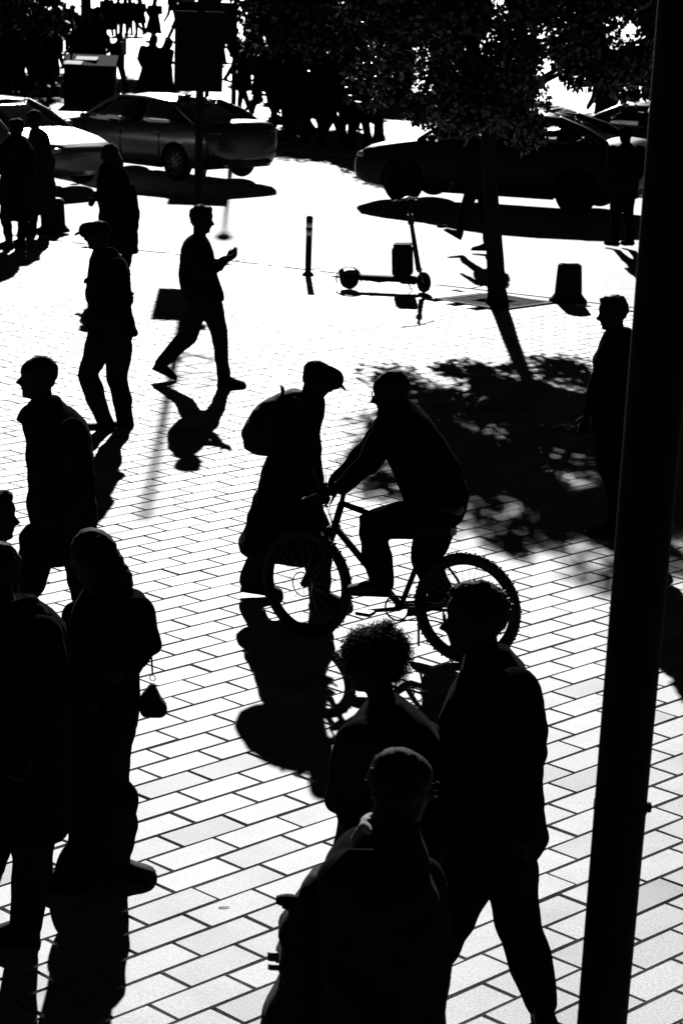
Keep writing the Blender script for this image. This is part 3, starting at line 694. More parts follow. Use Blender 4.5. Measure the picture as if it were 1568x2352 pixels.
def beret():
    P = Person('stooped walker in a peaked hat and long coat carrying a backpack', 14.35, SRC).place(1150, 2385)
    P.head(1272, 1522, 0, 22, 0, 1.0, neck=(1225, 1640), hair='crop', spikes=120, seed=17)
    P.secs([(1590, 1225, 1296, .08), (1620, 1185, 1296, .13), (1660, 1140, 1292, .17), (1720, 1105, 1286, .2), (1800, 1075, 1270, .2), (1870, 1046, 1268, .2), (1960, 1028, 1282, .2), (2050, 1003, 1298, .22), (2130, 978, 1308, .23), (2180, 948, 1312, .24), (2205, 960, 1308, .23), (2240, 1015, 1280, .2)], .2)
    P.secs([(1680, 1140, 1260), (1850, 1090, 1240), (2050, 1060, 1260)], .13, P.body)
    P.secs([(2020, 1040, 1270), (2120, 1030, 1275), (2180, 1040, 1270)], .16, P.trousers)
    P.arm([(1190, 1700, -.19), (1180, 1860, -.24), (1250, 1940, -.2)], (.08, .068, .05), dict(curl=.9))
    P.arm([(1230, 1690, .18), (1250, 1840, .2), (1275, 1920, .1)], (.076, .062, .046), dict(curl=.9, left=-1))
    P.leg((1090, 2120), (1030, 2250), (960, 2365), (1080, 2392), True, .08, (.11, .085, .08), dYf=.1)
    P.leg((1215, 2120), (1270, 2250), (1235, 2400), (1375, 2412), False, -.08, (.11, .085, .078), dYf=-.1)
    P.finish(.012, 'cloth_black', 'cloth_dark', .007, 101, 'coat'); cap_mesh(P, 'hat')
    b = empty('backpack', P.p(1040, 1810)); off = b.location; q = MB()
    P.secs([(1560, 1160, 1215, .05), (1580, 1110, 1215, .1), (1607, 1055, 1210, .14), (1645, 1015, 1205, .15), (1690, 985, 1200, .16), (1740, 970, 1180, .16), (1785, 975, 1150, .16), (1806, 1005, 1120, .13)], .15, q)
    q.remesh('bag_body', .011, M['nylon'], b, off, .005, 9, 22)
    lp = MB(); lp.limb([P.p(1130, 1590), P.p(1127, 1560), P.p(1124, 1545), P.p(1132, 1550), P.p(1138, 1588)], [.007] * 5, 8)
    lp.build('carry_loop', M['nylon'], b, True, off)
    for dy in (-.16, .16): st = MB(); st.limb([P.p(1180, 1600, dy), P.p(1240, 1640, dy), P.p(1255, 1720, dy), P.p(1210, 1800, dy)], [.02] * 4, 8, flat=.35); st.build('strap', M['nylon'], b, True, off)
    tag(b, 'rounded black backpack on the stooped walker in the hat', 'backpack')
def cyclist():
    P = Person('cyclist with glasses leaning on the handlebar, riding left', 13.4, C2).place(900, 1450)
    P.head(864, 226, 184, 12, 0, 1.1, neck=(900, 350), hair='crop', spikes=400, seed=18, lift=.6)
    P.secs([(255, 860, 965, .085), (290, 818, 1012, .14), (340, 798, 1066, .18), (420, 792, 1116, .2), (500, 812, 1166, .21), (600, 852, 1226, .2), (680, 886, 1262, .2), (750, 916, 1282, .19), (830, 960, 1270, .18), (890, 1010, 1240, .16), (915, 1070, 1215, .11)], .2)
    P.secs([(350, 850, 1010), (550, 880, 1150), (850, 990, 1220)], .13, P.body)
    P.secs([(800, 960, 1240), (860, 970, 1235), (905, 1010, 1210)], .16, P.trousers)
    P.arm([(850, 410, -.17), (745, 590, -.24), (612, 712, -.2)], (.085, .07, .05), dict(d=(-1, .1, -.4), n=(0, .2, -1), curl=1.0))
    P.arm([(840, 400, .17), (715, 560, .26), (575, 700, .3)], (.082, .068, .048), dict(d=(-1, -.1, -.4), n=(0, -.2, -1), curl=1.0, left=-1))
    P.leg((1110, 860), (772, 925), (868, 1290), (640, 1278), True, -.1, (.135, .108, .078), dYf=-.16)
    P.leg((1110, 860), (1045, 1090), (1190, 1330), (980, 1385), True, .1, (.13, .1, .075), dYf=.12)
    P.finish(.012, 'cloth_black', 'denim', .006, 111); P.glasses()
def right_man():
    P = Person('young man facing left, half hidden by the dark pole', 16.45, SRC).place(2450, 2135)
    P.head(2446, 1254, 180, 8, 0, 1.03, neck=(2470, 1370), hair='short', spikes=300, seed=19)
    P.secs([(1316, 2432, 2515, .08), (1340, 2416, 2545, .14), (1380, 2398, 2572, .19), (1450, 2374, 2592, .21), (1540, 2362, 2600, .21), (1640, 2362, 2600, .21), (1740, 2368, 2598, .21), (1790, 2376, 2590, .2)], .21)
    P.secs([(1400, 2420, 2550), (1600, 2410, 2560), (1800, 2410, 2550)], .13, P.body)
    P.secs([(1750, 2385, 2575), (1820, 2390, 2565), (1870, 2400, 2545)], .15, P.trousers)
    P.arm([(2430, 1400, -.19), (2385, 1540, -.24), (2352, 1650, -.2)], (.076, .062, .046), dict(curl=.7))
    P.arm([(2490, 1400, .19), (2480, 1540, .22), (2440, 1660, .2)], (.076, .062, .046), dict(curl=.7, left=-1))
    P.leg((2440, 1840), (2465, 1970), (2500, 2150), (2420, 2165), False, -.08, (.1, .078, .062), dYf=-.05)
    P.leg((2530, 1840), (2545, 1970), (2610, 2130), (2530, 2140), False, .08, (.1, .078, .062), dYf=.05)
    P.finish(.013, 'cloth_black', 'denim', .006, 121)
def coat_woman():
    P = Person('long-haired woman in a dark coat standing behind the man in the cap', 28.5, CB, ).place(1060, 1690)
    P.head(975, 600, 165, 6, 0, 1.05, neck=(1000, 720), hair='long', spikes=160, seed=20)
    P.secs([(680, 910, 1070, .09), (725, 888, 1110, .14), (790, 880, 1150, .19), (900, 882, 1180, .2), (1000, 886, 1225, .2), (1100, 885, 1240, .2), (1250, 872, 1240, .21), (1400, 870, 1236, .22), (1480, 880, 1238, .22)], .2)
    P.secs([(800, 930, 1100), (1100, 940, 1180), (1450, 950, 1180)], .13, P.body)
    P.arm([(920, 830, -.18), (905, 930, -.24), (862, 985, -.28)], (.075, .06, .046), dict(curl=1.0))
    P.arm([(1100, 830, .1), (1190, 960, .1), (1200, 1090, .1)], (.075, .06, .046), dict(curl=.6, left=-1))
    P.leg((1000, 1400), (990, 1540), (960, 1690), (880, 1700), False, -.06, dYf=-.05)
    P.leg((1130, 1400), (1140, 1540), (1160, 1680), (1080, 1690), False, .06, dYf=.05)
    P.finish(.02, 'cloth_black', 'denim', .008, 131, 'coat')
def couple():
    P = Person('person with sunlit hair at the left edge by the litter bin', 31.5, CB, 'couple beside the litter bin').place(150, 1370)
    P.head(148, 365, 175, 8, 0, 1.06, neck=(150, 470), hair='short', spikes=200, seed=22, grey=True)
    P.secs([(430, 100, 205, .09), (465, 55, 250, .14), (520, 20, 285, .18), (620, 5, 300, .2), (760, 5, 300, .2), (900, 5, 305, .2), (1010, 5, 310, .2), (1120, 5, 312, .2), (1190, 15, 300, .19)], .2)
    P.arm([(50, 560, -.1), (20, 720, -.15), (60, 860, -.2)], (.08, .066, .05), dict(curl=.7)); P.arm([(250, 560, .1), (285, 720, .12), (270, 880, .1)], (.08, .066, .05), dict(curl=.7, left=-1))
    P.secs([(980, 30, 290), (1040, 40, 280), (1080, 80, 250)], .15, P.trousers)
    P.leg((100, 1050), (60, 1190), (130, 1370), (40, 1375), False, -.06, dYf=-.1); P.leg((210, 1050), (220, 1190), (230, 1340), (140, 1350), False, .06, dYf=.1)
    P.finish(.022, 'cloth_black', 'denim', .008, 141)
    P = Person('bareheaded person leaning in behind the one with sunlit hair', 33.0, CB, 'couple beside the litter bin').place(330, 1300)
    P.head(300, 285, 200, 10, 0, 1.1, neck=(330, 400), hair='crop', spikes=80, seed=23)
    P.secs([(370, 285, 385, .09), (410, 260, 430, .14), (470, 250, 455, .18), (580, 250, 470, .2), (720, 255, 480, .2), (860, 255, 490, .2), (950, 255, 500, .2), (1080, 260, 500, .2), (1130, 270, 490, .19)], .2)
    P.arm([(400, 500, -.18), (450, 660, -.22), (440, 800, -.2)], (.08, .066, .05), dict(curl=.7)); P.arm([(290, 500, .16), (270, 650, .2), (300, 800, .2)], (.08, .066, .05), dict(curl=.7, left=-1))
    P.secs([(920, 275, 465), (980, 280, 455), (1030, 300, 430)], .15, P.trousers)
    P.leg((320, 1000), (310, 1130), (330, 1290), (240, 1295), False, -.06, dYf=-.1); P.leg((400, 1000), (400, 1130), (440, 1270), (360, 1280), False, .06, dYf=.1)
    P.finish(.022, 'cloth_mid', 'denim', .008, 151)
def behind_tree():
    P = Person('walker in a dark jacket passing behind the tree trunk', 32.9, SRC).place(1880, 965)
    P.head(1892, 520, 180, 5, 0, 1.05, neck=(1902, 580), hair='short', spikes=100, seed=24)
    P.secs([(556, 1870, 1927, .08), (578, 1852, 1950, .14), (616, 1844, 1963, .19), (680, 1842, 1966, .2), (755, 1844, 1962, .2)], .2)
    P.arm([(1872, 600, -.18), (1845, 670, -.22), (1820, 725, -.2)], (.08, .066, .05), dict(curl=.7)); P.arm([(1930, 600, .18), (1958, 670, .2), (1958, 730, .2)], (.08, .066, .05), dict(curl=.7, left=-1))
    P.secs([(735, 1850, 1958), (790, 1852, 1952)], .15, P.trousers)
    P.leg((1880, 785), (1852, 865), (1842, 962), (1795, 935), True, -.06, dYf=.1); P.leg((1930, 785), (1942, 870), (1965, 955), (1905, 968), False, .06, dYf=0)
    P.finish(.022, 'cloth_dark', 'denim', .008, 161)
for fn in (cap_man, man_left, woman_a, woman_a2, woman_b, man_c, curly_e, man_f, beret, cyclist, right_man, coat_woman, couple, behind_tree): fn()
# ------------------------------------------------------------------ the bicycle
def at_local(root, loc, rz): root.location = loc; root.rotation_euler = (0, 0, rz)
def bicycle():
    rc = gp(1857 * 1568 / 2731, 2655 * 1568 / 2731); fc = gp(1245 * 1568 / 2731, 2549 * 1568 / 2731)
    d = (fc - rc); h = math.atan2(d.y, d.x)
    b = empty('bicycle', rc, h); tag(b, 'black mountain bicycle with knobbly tyres under the cyclist', 'bicycle')
    RW = .34; RA = (0, 0, RW); FA = (1.06, 0, RW); BB = (.43, 0, .29); ST = (.255, 0, .78); HT = (.845, 0, .87); HB = (.885, 0, .72)
    def wheel(c, steer):
        wt = MB(); wt.torus((0, 0, 0), RW - .028, .028, (0, 1, 0), 64, 10)
        for k in range(72):
            a = 2 * math.pi * k / 72
            for yy in (-.016, .016) if k % 2 else (0,):
                wt.box(((RW - .001) * math.cos(a), yy, (RW - .001) * math.sin(a)), (.004, .012, .013), Matrix.Rotation(-a, 4, 'Y'))
        w_ = empty('wheel'); w_.parent = b; w_.location = c; w_.rotation_euler = (0, 0, steer)
        wt.build('tyre', M['rubber'], w_, True)
        MB().torus((0, 0, 0), RW - .062, .011, (0, 1, 0), 56, 8).build('rim', M['dark_metal'], w_, True)
        sp = MB()
        for k in range(32):
            a = 2 * math.pi * k / 32; y = .03 if k % 2 else -.03; a2 = a + (.35 if (k // 2) % 2 else -.35)
            sp.tube([(.022 * math.cos(a2), y, .022 * math.sin(a2)), ((RW - .065) * math.cos(a), 0, (RW - .065) * math.sin(a))], .0011, 4)
        tag(sp.build('spokes', M['steel'], w_), kind='stuff')
        MB().disc((0, 0, 0), .022, .1, (0, 1, 0), 14, ((-.5, .5), (-.3, .5), (-.28, 1.2), (-.2, 1.2), (-.18, .7), (.18, .7), (.2, 1.2), (.28, 1.2), (.3, .5), (.5, .5))).build('hub', M['dark_metal'], w_, True)
        MB().torus((0, .045, 0), .075, .004, (0, 1, 0), 30, 6).build('brake_disc', M['steel'], w_, True)
        return w_
    wheel(RA, 0); wheel(FA, R(-12))
    f = MB()
    f.tube([BB, ST], .017); f.tube([ST, (.2 + .02, 0, .84)], .015); f.tube([(.27, 0, .745), HT], .019); f.tube([BB, HB], .022); f.tube([HT, HB], .022, 12)
    for s in (-1, 1):
        f.tube([(.43, s * .03, .29), (.2, s * .055, .32), (0, s * .065, RW)], .010); f.tube([(.275, s * .02, .72), (.1, s * .055, .5), (0, s * .065, RW)], .008)
    f.disc(BB, .024, .08, (0, 1, 0), 14)
    f.build('frame', M['dark_metal'], b, True)
    fk = MB()
    for s in (-1, 1): fk.tube([(.9, s * .055, .70), (.955, s * .055, .56)], .018, 10); fk.tube([(.955, s * .055, .56), (1.06, s * .055, RW)], .021, 10)
    fk.box((.9, 0, .705), (.05, .15, .04), bev=.01); fk.build('fork', M['dark_metal'], b, True)
    st = MB(); st.tube([HT, (.83, 0, .95)], .016); st.tube([(.83, 0, .95), (.9, 0, .985)], .016); st.build('stem', M['dark_metal'], b, True)
    hb = MB(); hb.tube([(.87 - .03 * abs(t) - .01, t * .34, .985 + .02 * abs(t)) for t in np.linspace(-1, 1, 9)], .0135); hbo = hb.build('handlebar', M['dark_metal'], b, True)
    for s in (-1, 1):
        MB().limb([(.833, s * .24, 1.0), (.828, s * .35, 1.005)], [.018, .018], 10).build('grip', M['rubber'], hbo, True)
        MB().limb([(.86, s * .2, .99), (.93, s * .24, .96), (.95, s * .32, .945)], [.008, .007, .005], 8).build('brake_lever', M['steel'], hbo, True)
    for k, (y0, z1) in enumerate(((.2, 1.16), (-.2, 1.15), (.12, 1.12))):
        MB().tube([(.87, y0, .99), (.97, y0 * .8, z1 - .06), (1.0, y0 * .4, z1 - .12), (.94, y0 * .1, .86), (.88, .02, .7), (.6, .02, .5)], .0028, 6).build('cable', M['black_plastic'], b, True)
    sp = MB(); sp.tube([ST, (.235, 0, .9)], .014); sp.build('seat_post', M['steel'], b, True)
    sd_ = MB(); rings = []
    for x, hw, z in ((.07, .055, .925), (.09, .075, .935), (.15, .07, .935), (.22, .04, .93), (.3, .024, .925), (.345, .016, .92)):
        an = np.linspace(0, 2 * math.pi, 14, endpoint=False); rings.append([(x, hw * math.cos(t), z + .022 * math.sin(t)) for t in an])
    sd_.loft(rings); sd_.build('saddle', M['black_plastic'], b, True)
    MB().box((.11, 0, .8), (.03, .04, .055), bev=.006).build('rear_lamp', M['tail_lens'], b)
    MB().torus((.43, .055, .29), .075, .006, (0, 1, 0), 36, 6).build('chainring', M['dark_metal'], b, True)
    MB().torus((0, .055, RW), .05, .012, (0, 1, 0), 24, 6).build('cassette', M['steel'], b, True)
    ch = MB(); ch.tube([(.43, .055, .365), (.2, .055, .378), (0, .055, .39)], .005, 6); ch.tube([(.43, .055, .215), (.2, .055, .25), (.03, .055, .24)], .005, 6); ch.box((.03, .06, .22), (.02, .02, .1), bev=.004); ch.build('chain', M['dark_metal'], b)
    ca = R(12)
    for s, a in ((1, ca), (-1, ca + math.pi)):
        e = (.43 + .172 * math.cos(a), s * .085, .29 - .172 * math.sin(a))
        MB().limb([(.43, s * .075, .29), e], [.014, .011], 10).build('crank', M['dark_metal'], b, True)
        MB().box((e[0], s * .135, e[2]), (.1, .09, .022), bev=.005).build('pedal', M['black_plastic'], b)
    MB().tube([(.3, .03, .31), (.25, .12, .1)], .008).build('kickstand', M['steel'], b, True)
bicycle()

# ------------------------------------------------------------------ the electric scooter
def scooter():
    rc = gp(801, 664); fc = gp(968, 672); d = fc - rc; h = math.atan2(d.y, d.x); Lw = .93
    b = empty('electric_scooter', rc, h); tag(b, 'parked electric kick scooter with a box on its stem beside the tree', 'scooter')
    def wheel(x, rz, r):
        w_ = empty('wheel'); w_.parent = b; w_.location = (x, 0, r); w_.rotation_euler = (0, 0, rz)
        MB().torus((0, 0, 0), r - .03, .03, (0, 1, 0), 36, 10).build('tyre', M['rubber'], w_, True)
        MB().disc((0, 0, 0), r - .045, .05, (0, 1, 0), 24, ((-.5, .3), (-.35, .95), (.35, .95), (.5, .3))).build('rim', M['dark_metal'], w_, True)
    wheel(0, 0, .12); wheel(Lw, R(-48), .13)
    dk = MB(); dk.box((.45, 0, .155), (.72, .17, .065), bev=.02); dk.box((.74, 0, .15), (.22, .12, .1), bev=.02); dk.build('deck', M['dark_metal'], b)
    fd = MB(); rings = []
    for k in range(9):
        a = R(200 - 26 * k); r = .155
        rings.append([(r * q * math.cos(a) - .005, y, .125 + r * q * math.sin(a)) for q, y in ((1, -.045), (1.06, -.03), (1.06, .03), (1, .045))])
    fd.loft(rings); fd.box((-.1, 0, .2), (.06, .08, .1), bev=.015); fd.box((.05, 0, .21), (.14, .075, .07), bev=.02); fd.build('rear_mudguard', M['black_plastic'], b)
    q = MB(); q.tube([(.86, 0, .28), (.80, 0, .58), (.745, 0, .86)], [.034, .03, .026], 12); q.tube([(.745, 0, .86), (.69, 0, 1.14)], .02, 12); q.build('stem', M['dark_metal'], b, True)
    fk = MB()
    for s in (-1, 1): fk.tube([(.87, s * .05, .27), (.92, s * .055, .18), (Lw, s * .055, .13)], .012)
    fk.box((.87, 0, .28), (.06, .13, .05), bev=.01); fk.build('fork', M['steel'], b, True)
    hb = MB(); hb.tube([(.69 - .12, -.2, 1.14), (.69, 0, 1.17), (.69 + .12, .2, 1.14)], .013); ho = hb.build('handlebar', M['steel'], b, True)
    MB().limb([(.57, -.2, 1.14), (.53, -.27, 1.13)], [.017, .017], 10).build('grip', M['rubber'], ho, True)
    MB().limb([(.81, .2, 1.14), (.85, .27, 1.13)], [.017, .017], 10).build('grip', M['rubber'], ho, True)
    MB().box((.735, 0, .9), (.075, .08, .13), Matrix.Rotation(R(-11), 4, 'Y'), .012).build('battery_case', M['black_plastic'], b)
    bx = MB(); bx.box((.655, 0, .385), (.25, .26, .37), Matrix.Rotation(R(-3), 4, 'Y'), .03); bo = bx.build('carry_box', M['nylon'], b)
    MB().box((.652, 0, .585), (.23, .24, .03), Matrix.Rotation(R(-3), 4, 'Y'), .01).build('box_lid', M['nylon'], bo)
    MB().tube([(.72, .03, .12), (.78, .12, .005)], .008).build('kickstand', M['steel'], b, True)
scooter()

# ------------------------------------------------------------------ bollards, grate, pole, sign post
def bollard():
    b = empty('bollard', gp(707, 633)); tag(b, 'slim round bollard with two pale bands at the kerb', 'bollard')
    MB().disc((0, 0, 0), .04, 1, (0, 0, 1), 24, ((0.0, 1.9), (.02, 1.9), (.035, 1.5), (.05, 1.0), (.72, 1.0), (.735, 1.15), (.75, 1.15), (.765, .9), (.775, .3))).build('post', M['dark_metal'], b, True)
    for z in (.655, .555): MB().disc((0, 0, z), .0425, .06, (0, 0, 1), 24).build('reflective_band', M['white_band'], b, True)
    for z in (.605, .705): MB().disc((0, 0, z), .046, .02, (0, 0, 1), 24).build('ring', M['dark_metal'], b, True)
bollard()
def squat(px, py, lab):
    b = empty('squat_bollard', gp(px, py)); tag(b, lab, 'bollard', 'squat dark bollards')
    MB().disc((0, 0, 0), .165, 1, (0, 0, 1), 28, ((0.0, 1.42), (.025, 1.42), (.06, 1.2), (.1, 1.02), (.3, .95), (.43, .9), (.455, .86), (.47, .7))).build('body', M['stone_dark'], b, True)
    MB().disc((0, 0, .472), .11, .012, (0, 0, 1), 24).build('sunlit_top', M['granite'], b, True)  # light disc paints the sunlit top onto the dark bollard
squat(1303, 693, 'squat dark bollard right of the tree grate'); squat(124, 531, 'squat dark bollard beside the couple at the left')
def grate():
    b = empty('tree_grate', (1.79, 28.0, 0), PYAW); tag(b, 'square iron grate set round the foot of the tree', 'grate')
    fr = MB()
    for s in (-1, 1): fr.box((0, s * .47, -.006), (1.0, .06, .03)); fr.box((s * .47, 0, -.006), (.06, .88, .03))
    fr.build('frame', M['dark_metal'], b)
    bar = MB().box((0, 0, 0), (.4, .016, .022)).mesh('grate_bar'); bar.materials.append(M['dark_metal'])
    for i in range(20):
        y = -.42 + i * .044
        for s in (-1, 1):
            if abs(y) < .2: 
                o = link('grate_bar', bar, None, b); o.location = (s * .33, y, -.008); o.scale = (.55, 1, 1)
            else:
                o = link('grate_bar', bar, None, b); o.location = (s * .215, y, -.008)
    soil = MB().box((0, 0, -.06), (.9, .9, .05)).build('soil', M['stone_dark'], b)
grate()
def pole():
    Y = 6.6; a = at(1381, 2352, Y); c = at(1510, 840, Y); d = (c - a).normalized()
    base = a - d * (a.z / d.z); top = base + d * 6.5
    b = empty('lamp_pole', base); tag(b, 'thick dark pole rising through the right of the picture', 'pole')
    n = 7; pts = [base + d * t for t in np.linspace(0, 6.5, n)]
    MB().tube(pts, [.0742 + .0032 * q.z for q in pts], 32).build('shaft', M['dark_metal'], b, True, base)
    MB().limb([base, base + d * .5], [.12, .1], 24).build('base_sleeve', M['dark_metal'], b, True, base)
    k = at(1418, 1852, Y); k = base + d * ((k.z - base.z) / d.z)
    MB().tube([k - d * .012, k + d * .012], .0742 + .0032 * k.z + .0025, 32).build('clamp_band', M['dark_metal'], b, True, base)
    MB().box(k + Vector((.086, 0, 0)), (.016, .02, .03), bev=.003).build('clamp_screw', M['dark_metal'], b, False, base)
pole()
def signpost():
    base = gp(453, 553); b = empty('sign_post', base); tag(b, 'tall post carrying a big dark board in front of the grey sedan', 'sign post')
    MB().tube([(0, 0, 0), (0, 0, 3.4), (0, 0, 7.4)], [.058, .056, .045], 20).build('post', M['dark_metal'], b, True)
    MB().disc((0, 0, .02), .12, .04, (0, 0, 1), 20).build('base_plate', M['dark_metal'], b)
    bd = MB().box((-.02, -.085, 2.66), (.68, .05, 1.1), bev=.008).build('board', M['board'], b)
    for z in (2.3, 3.0): MB().box((0, -.02, z), (.14, .09, .04), bev=.006).build('bracket', M['steel'], b)
    MB().box((.16, 0, 3.42), (.26, .12, .16), bev=.02).build('control_box', M['dark_metal'], b)
    MB().limb([(.05, 0, 3.62), (.42, 0, 3.62)], [.012, .012], 8).build('arm', M['dark_metal'], b, True)
    MB().ell((.42, 0, 3.56), (.07, .07, .15)).build('camera_dome', M['dark_metal'], b, True)
    MB().limb([(0, 0, 4.15), (.7, 0, 4.45)], [.03, .02], 8).build('arm', M['dark_metal'], b, True)
    MB().torus((.22, -.05, 4.35), .15, .02, (.2, 1, 0), 28, 8).build('hoop', M['dark_metal'], b, True)
    MB().torus((.25, -.05, 4.8), .17, .02, (.2, 1, 0), 28, 8).build('hoop', M['dark_metal'], b, True)
signpost()
def road_sign():
    b = empty('road_sign', (-2.85, 44.9, 0)); tag(b, 'wide road sign on a post, mostly hidden behind the big dark board', 'road sign')
    MB().tube([(0, 0, 0), (0, 0, 3.1)], .045, 14).build('post', M['dark_metal'], b, True)
    MB().box((0, -.07, 2.68), (1.0, .04, .78), bev=.008).build('panel', M['board'], b)
    for z in (2.5, 2.9): MB().box((0, -.02, z), (.12, .08, .04), bev=.006).build('bracket', M['steel'], b)
road_sign()
def slim_lamp():
    base = Vector((-2.55, 49.0, 0)); b = empty('street_lamp', base); tag(b, 'slim lamp post standing behind the grey sedan', 'street lamp')
    MB().tube([(0, 0, 0), (0, 0, 3), (0, 0, 6.6)], [.06, .045, .035], 12).build('post', M['dark_metal'], b, True)
    MB().ell((0, 0, 6.75), (.14, .14, .2)).build('lantern', M['dark_metal'], b, True)
    MB().limb([(-.45, 0, 6.5), (.45, 0, 6.5)], [.02, .02], 8).build('cross_arm', M['dark_metal'], b, True)
slim_lamp()

# ------------------------------------------------------------------ trees
def leaf_mesh(name, centers, rad, per, size, seed):
    r = np.random.default_rng(seed); C = np.asarray(centers, float); n = len(C) * per
    ci = np.repeat(np.arange(len(C)), per)
    d = r.normal(size=(n, 3)); d /= np.linalg.norm(d, axis=1, keepdims=True)
    p = C[ci] + d * (rad[ci] * r.uniform(0, 1, n) ** .45)[:, None]
    a = r.normal(size=(n, 3)); a[:, 2] -= .5; a /= np.linalg.norm(a, axis=1, keepdims=True)
    b = np.cross(a, r.normal(size=(n, 3))); b /= np.linalg.norm(b, axis=1, keepdims=True); c = np.cross(a, b)
    L = size * r.uniform(.6, 1.25, n)[:, None]; W = L * .36
    v = np.stack([p, p + a * L * .45 + b * W + c * W * .25, p + a * L, p + a * L * .45 - b * W + c * W * .25], 1).reshape(-1, 3)
    me = bpy.data.meshes.new(name); me.vertices.add(n * 4); me.vertices.foreach_set('co', v.ravel())
    me.loops.add(n * 6); me.polygons.add(n * 2)
    i = np.arange(n)[:, None] * 4
    me.loops.foreach_set('vertex_index', np.concatenate([i, i + 1, i + 2, i, i + 2, i + 3], 1).ravel())
    me.polygons.foreach_set('loop_start', np.arange(n * 2) * 3); me.update(calc_edges=True); return me
def tree(name, label, base, trunk, crown_c, crown_r, nclump, per, size, seed, cr=(.28, .5), group=None, limbs=9, r0=.12, floor=1.6):
    r = np.random.default_rng(seed); b = empty(name, base); tag(b, label, 'tree', group)
    tk = MB(); tk.limb(trunk, np.linspace(r0, r0 * .62, len(trunk)), 18); tk.limb([Vector(trunk[0]) - Vector((0, 0, .1)), Vector(trunk[0]) + Vector((0, 0, .12))], [r0 * 1.5, r0 * 1.02], 16)
    C = []
    while len(C) < nclump:
        d = r.uniform(-1, 1, 3)
        if np.linalg.norm(d) > 1 or np.linalg.norm(d) < .25: continue
        q = np.array(crown_c) + d * np.array(crown_r)
        if q[2] < (floor(q[0]) if callable(floor) else floor): continue
        C.append(q)
    C = np.array(C)
    tv = Vector(trunk[-1])
    for k in range(limbs):
        e = Vector(C[int(r.integers(nclump))]); m = tv * .5 + e * .5 + Vector((0, 0, r.uniform(0, .25)))
        tk.limb([Vector(trunk[-2]) * .4 + tv * .6, m, e], [r0 * .4, r0 * .22, r0 * .08], 8)
    tk.build('trunk', M['bark'], b, True)
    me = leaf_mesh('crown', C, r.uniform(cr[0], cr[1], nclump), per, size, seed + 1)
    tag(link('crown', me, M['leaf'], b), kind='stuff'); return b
TB = gp(1141, 697)
tree('street_tree', 'small leafy street tree standing in the iron grate', TB, [(0, 0, 0), (-.05, 0, .55), (-.13, 0, 1.2), (-.2, 0, 1.9), (-.24, 0, 2.6)], (-.02, -.05, 3.65), (2.1, 2.0, 1.95), 255, 250, .086, 41, (.16, .37), limbs=20, r0=.115, floor=lambda x: 2.05 if x < .35 else 2.75)
for k, (x, y, lab, sd_) in enumerate(((-9.5, 82, 'big shade tree high behind the crowd at the far left', 51), (2.6, 78, 'big shade tree high behind the crowd in the middle distance', 52), (9.0, 72, 'big shade tree beyond the cars at the right', 53))):
    tree('shade_tree', lab, (x, y, 0), [(0, 0, 0), (.05, 0, 1.5), (.0, .1, 3.2), (.1, 0, 4.6)], (0, 0, 6.6), (4.2, 4.2, 2.6), 150, 70, .3, sd_, (.6, 1.1), 'shade trees across the road', 12, .22, 4.0)
tree('low_tree', 'low-branched dark tree over the figures at the far left', (-9.3, 62, 0), [(0, 0, 0), (.03, 0, .9), (0, 0, 1.8), (.05, 0, 2.6)], (0, 0, 3.5), (2.1, 1.6, 2.0), 150, 80, .2, 55, (.35, .6), 'low trees across the road', 9, .14, 1.9)
tree('low_tree', 'low-branched dark tree over the middle crowd', (-1.35, 58, 0), [(0, 0, 0), (-.03, 0, .9), (0, 0, 1.8), (.05, 0, 2.6)], (.1, 0, 3.1), (1.75, 1.5, 1.9), 150, 80, .18, 56, (.32, .55), 'low trees across the road', 9, .14, 1.5)
tree('low_tree', 'low-branched dark tree between the middle crowd and the street tree', (0.55, 52, 0), [(0, 0, 0), (-.03, 0, .8), (0, 0, 1.6), (.05, 0, 2.4)], (.0, 0, 2.7), (1.0, 1.2, 1.7), 90, 80, .16, 57, (.3, .5), 'low trees across the road', 8, .12, 1.1)
def shrub(px, py, h, w_, lab, sd_):
    b = empty('shrub', gp(px, py)); tag(b, lab, 'shrub', 'clipped shrubs across the road'); r = np.random.default_rng(sd_)
    C = np.stack([r.uniform(-w_, w_, 40), r.uniform(-.5, .5, 40), r.uniform(.2, h, 40)], 1)
    tk = MB()
    for k in range(7): tk.limb([(r.normal(0, .05), 0, 0), C[k] * .6, C[k]], [.03, .02, .008], 6)
    tk.build('stem', M['bark'], b, True)
    tag(link('foliage', leaf_mesh('foliage', C, r.uniform(.2, .35, 40), 60, .14, sd_), M['leaf'], b), kind='stuff')
shrub(812, 215, 1.9, .7, 'dark leafy shrub beside the street tree\'s crown across the road', 61)
shrub(880, 250, 1.6, .9, 'low leafy shrub above the black car\'s tail across the road', 62)

# ------------------------------------------------------------------ cars
def panel(pts, nu=1, nv=1, th=.006):
    """thin solid from a grid of points"""
    g = np.array(pts, float); a, b = g.shape[:2]
    du = g[min(1, a - 1), 0] - g[0, 0]; dv = g[0, 1] - g[0, 0]; n = np.cross(du, dv); n /= np.linalg.norm(n)
    mb = MB(); v = np.concatenate([g.reshape(-1, 3), g.reshape(-1, 3) - n * th]); k = a * b; f = []
    for i in range(a - 1):
        for j in range(b - 1):
            q = (i * b + j, i * b + j + 1, (i + 1) * b + j + 1, (i + 1) * b + j); f.append(q); f.append(tuple(t + k for t in q[::-1]))
    per = [(0, j) for j in range(b)] + [(i, b - 1) for i in range(1, a)] + [(a - 1, j) for j in range(b - 2, -1, -1)] + [(i, 0) for i in range(a - 2, 0, -1)]
    idx = [i * b + j for i, j in per]
    for t in range(len(idx)): u = idx[t]; w_ = idx[(t + 1) % len(idx)]; f.append((u, u + k, w_ + k, w_))
    mb.add(v, f); return mb
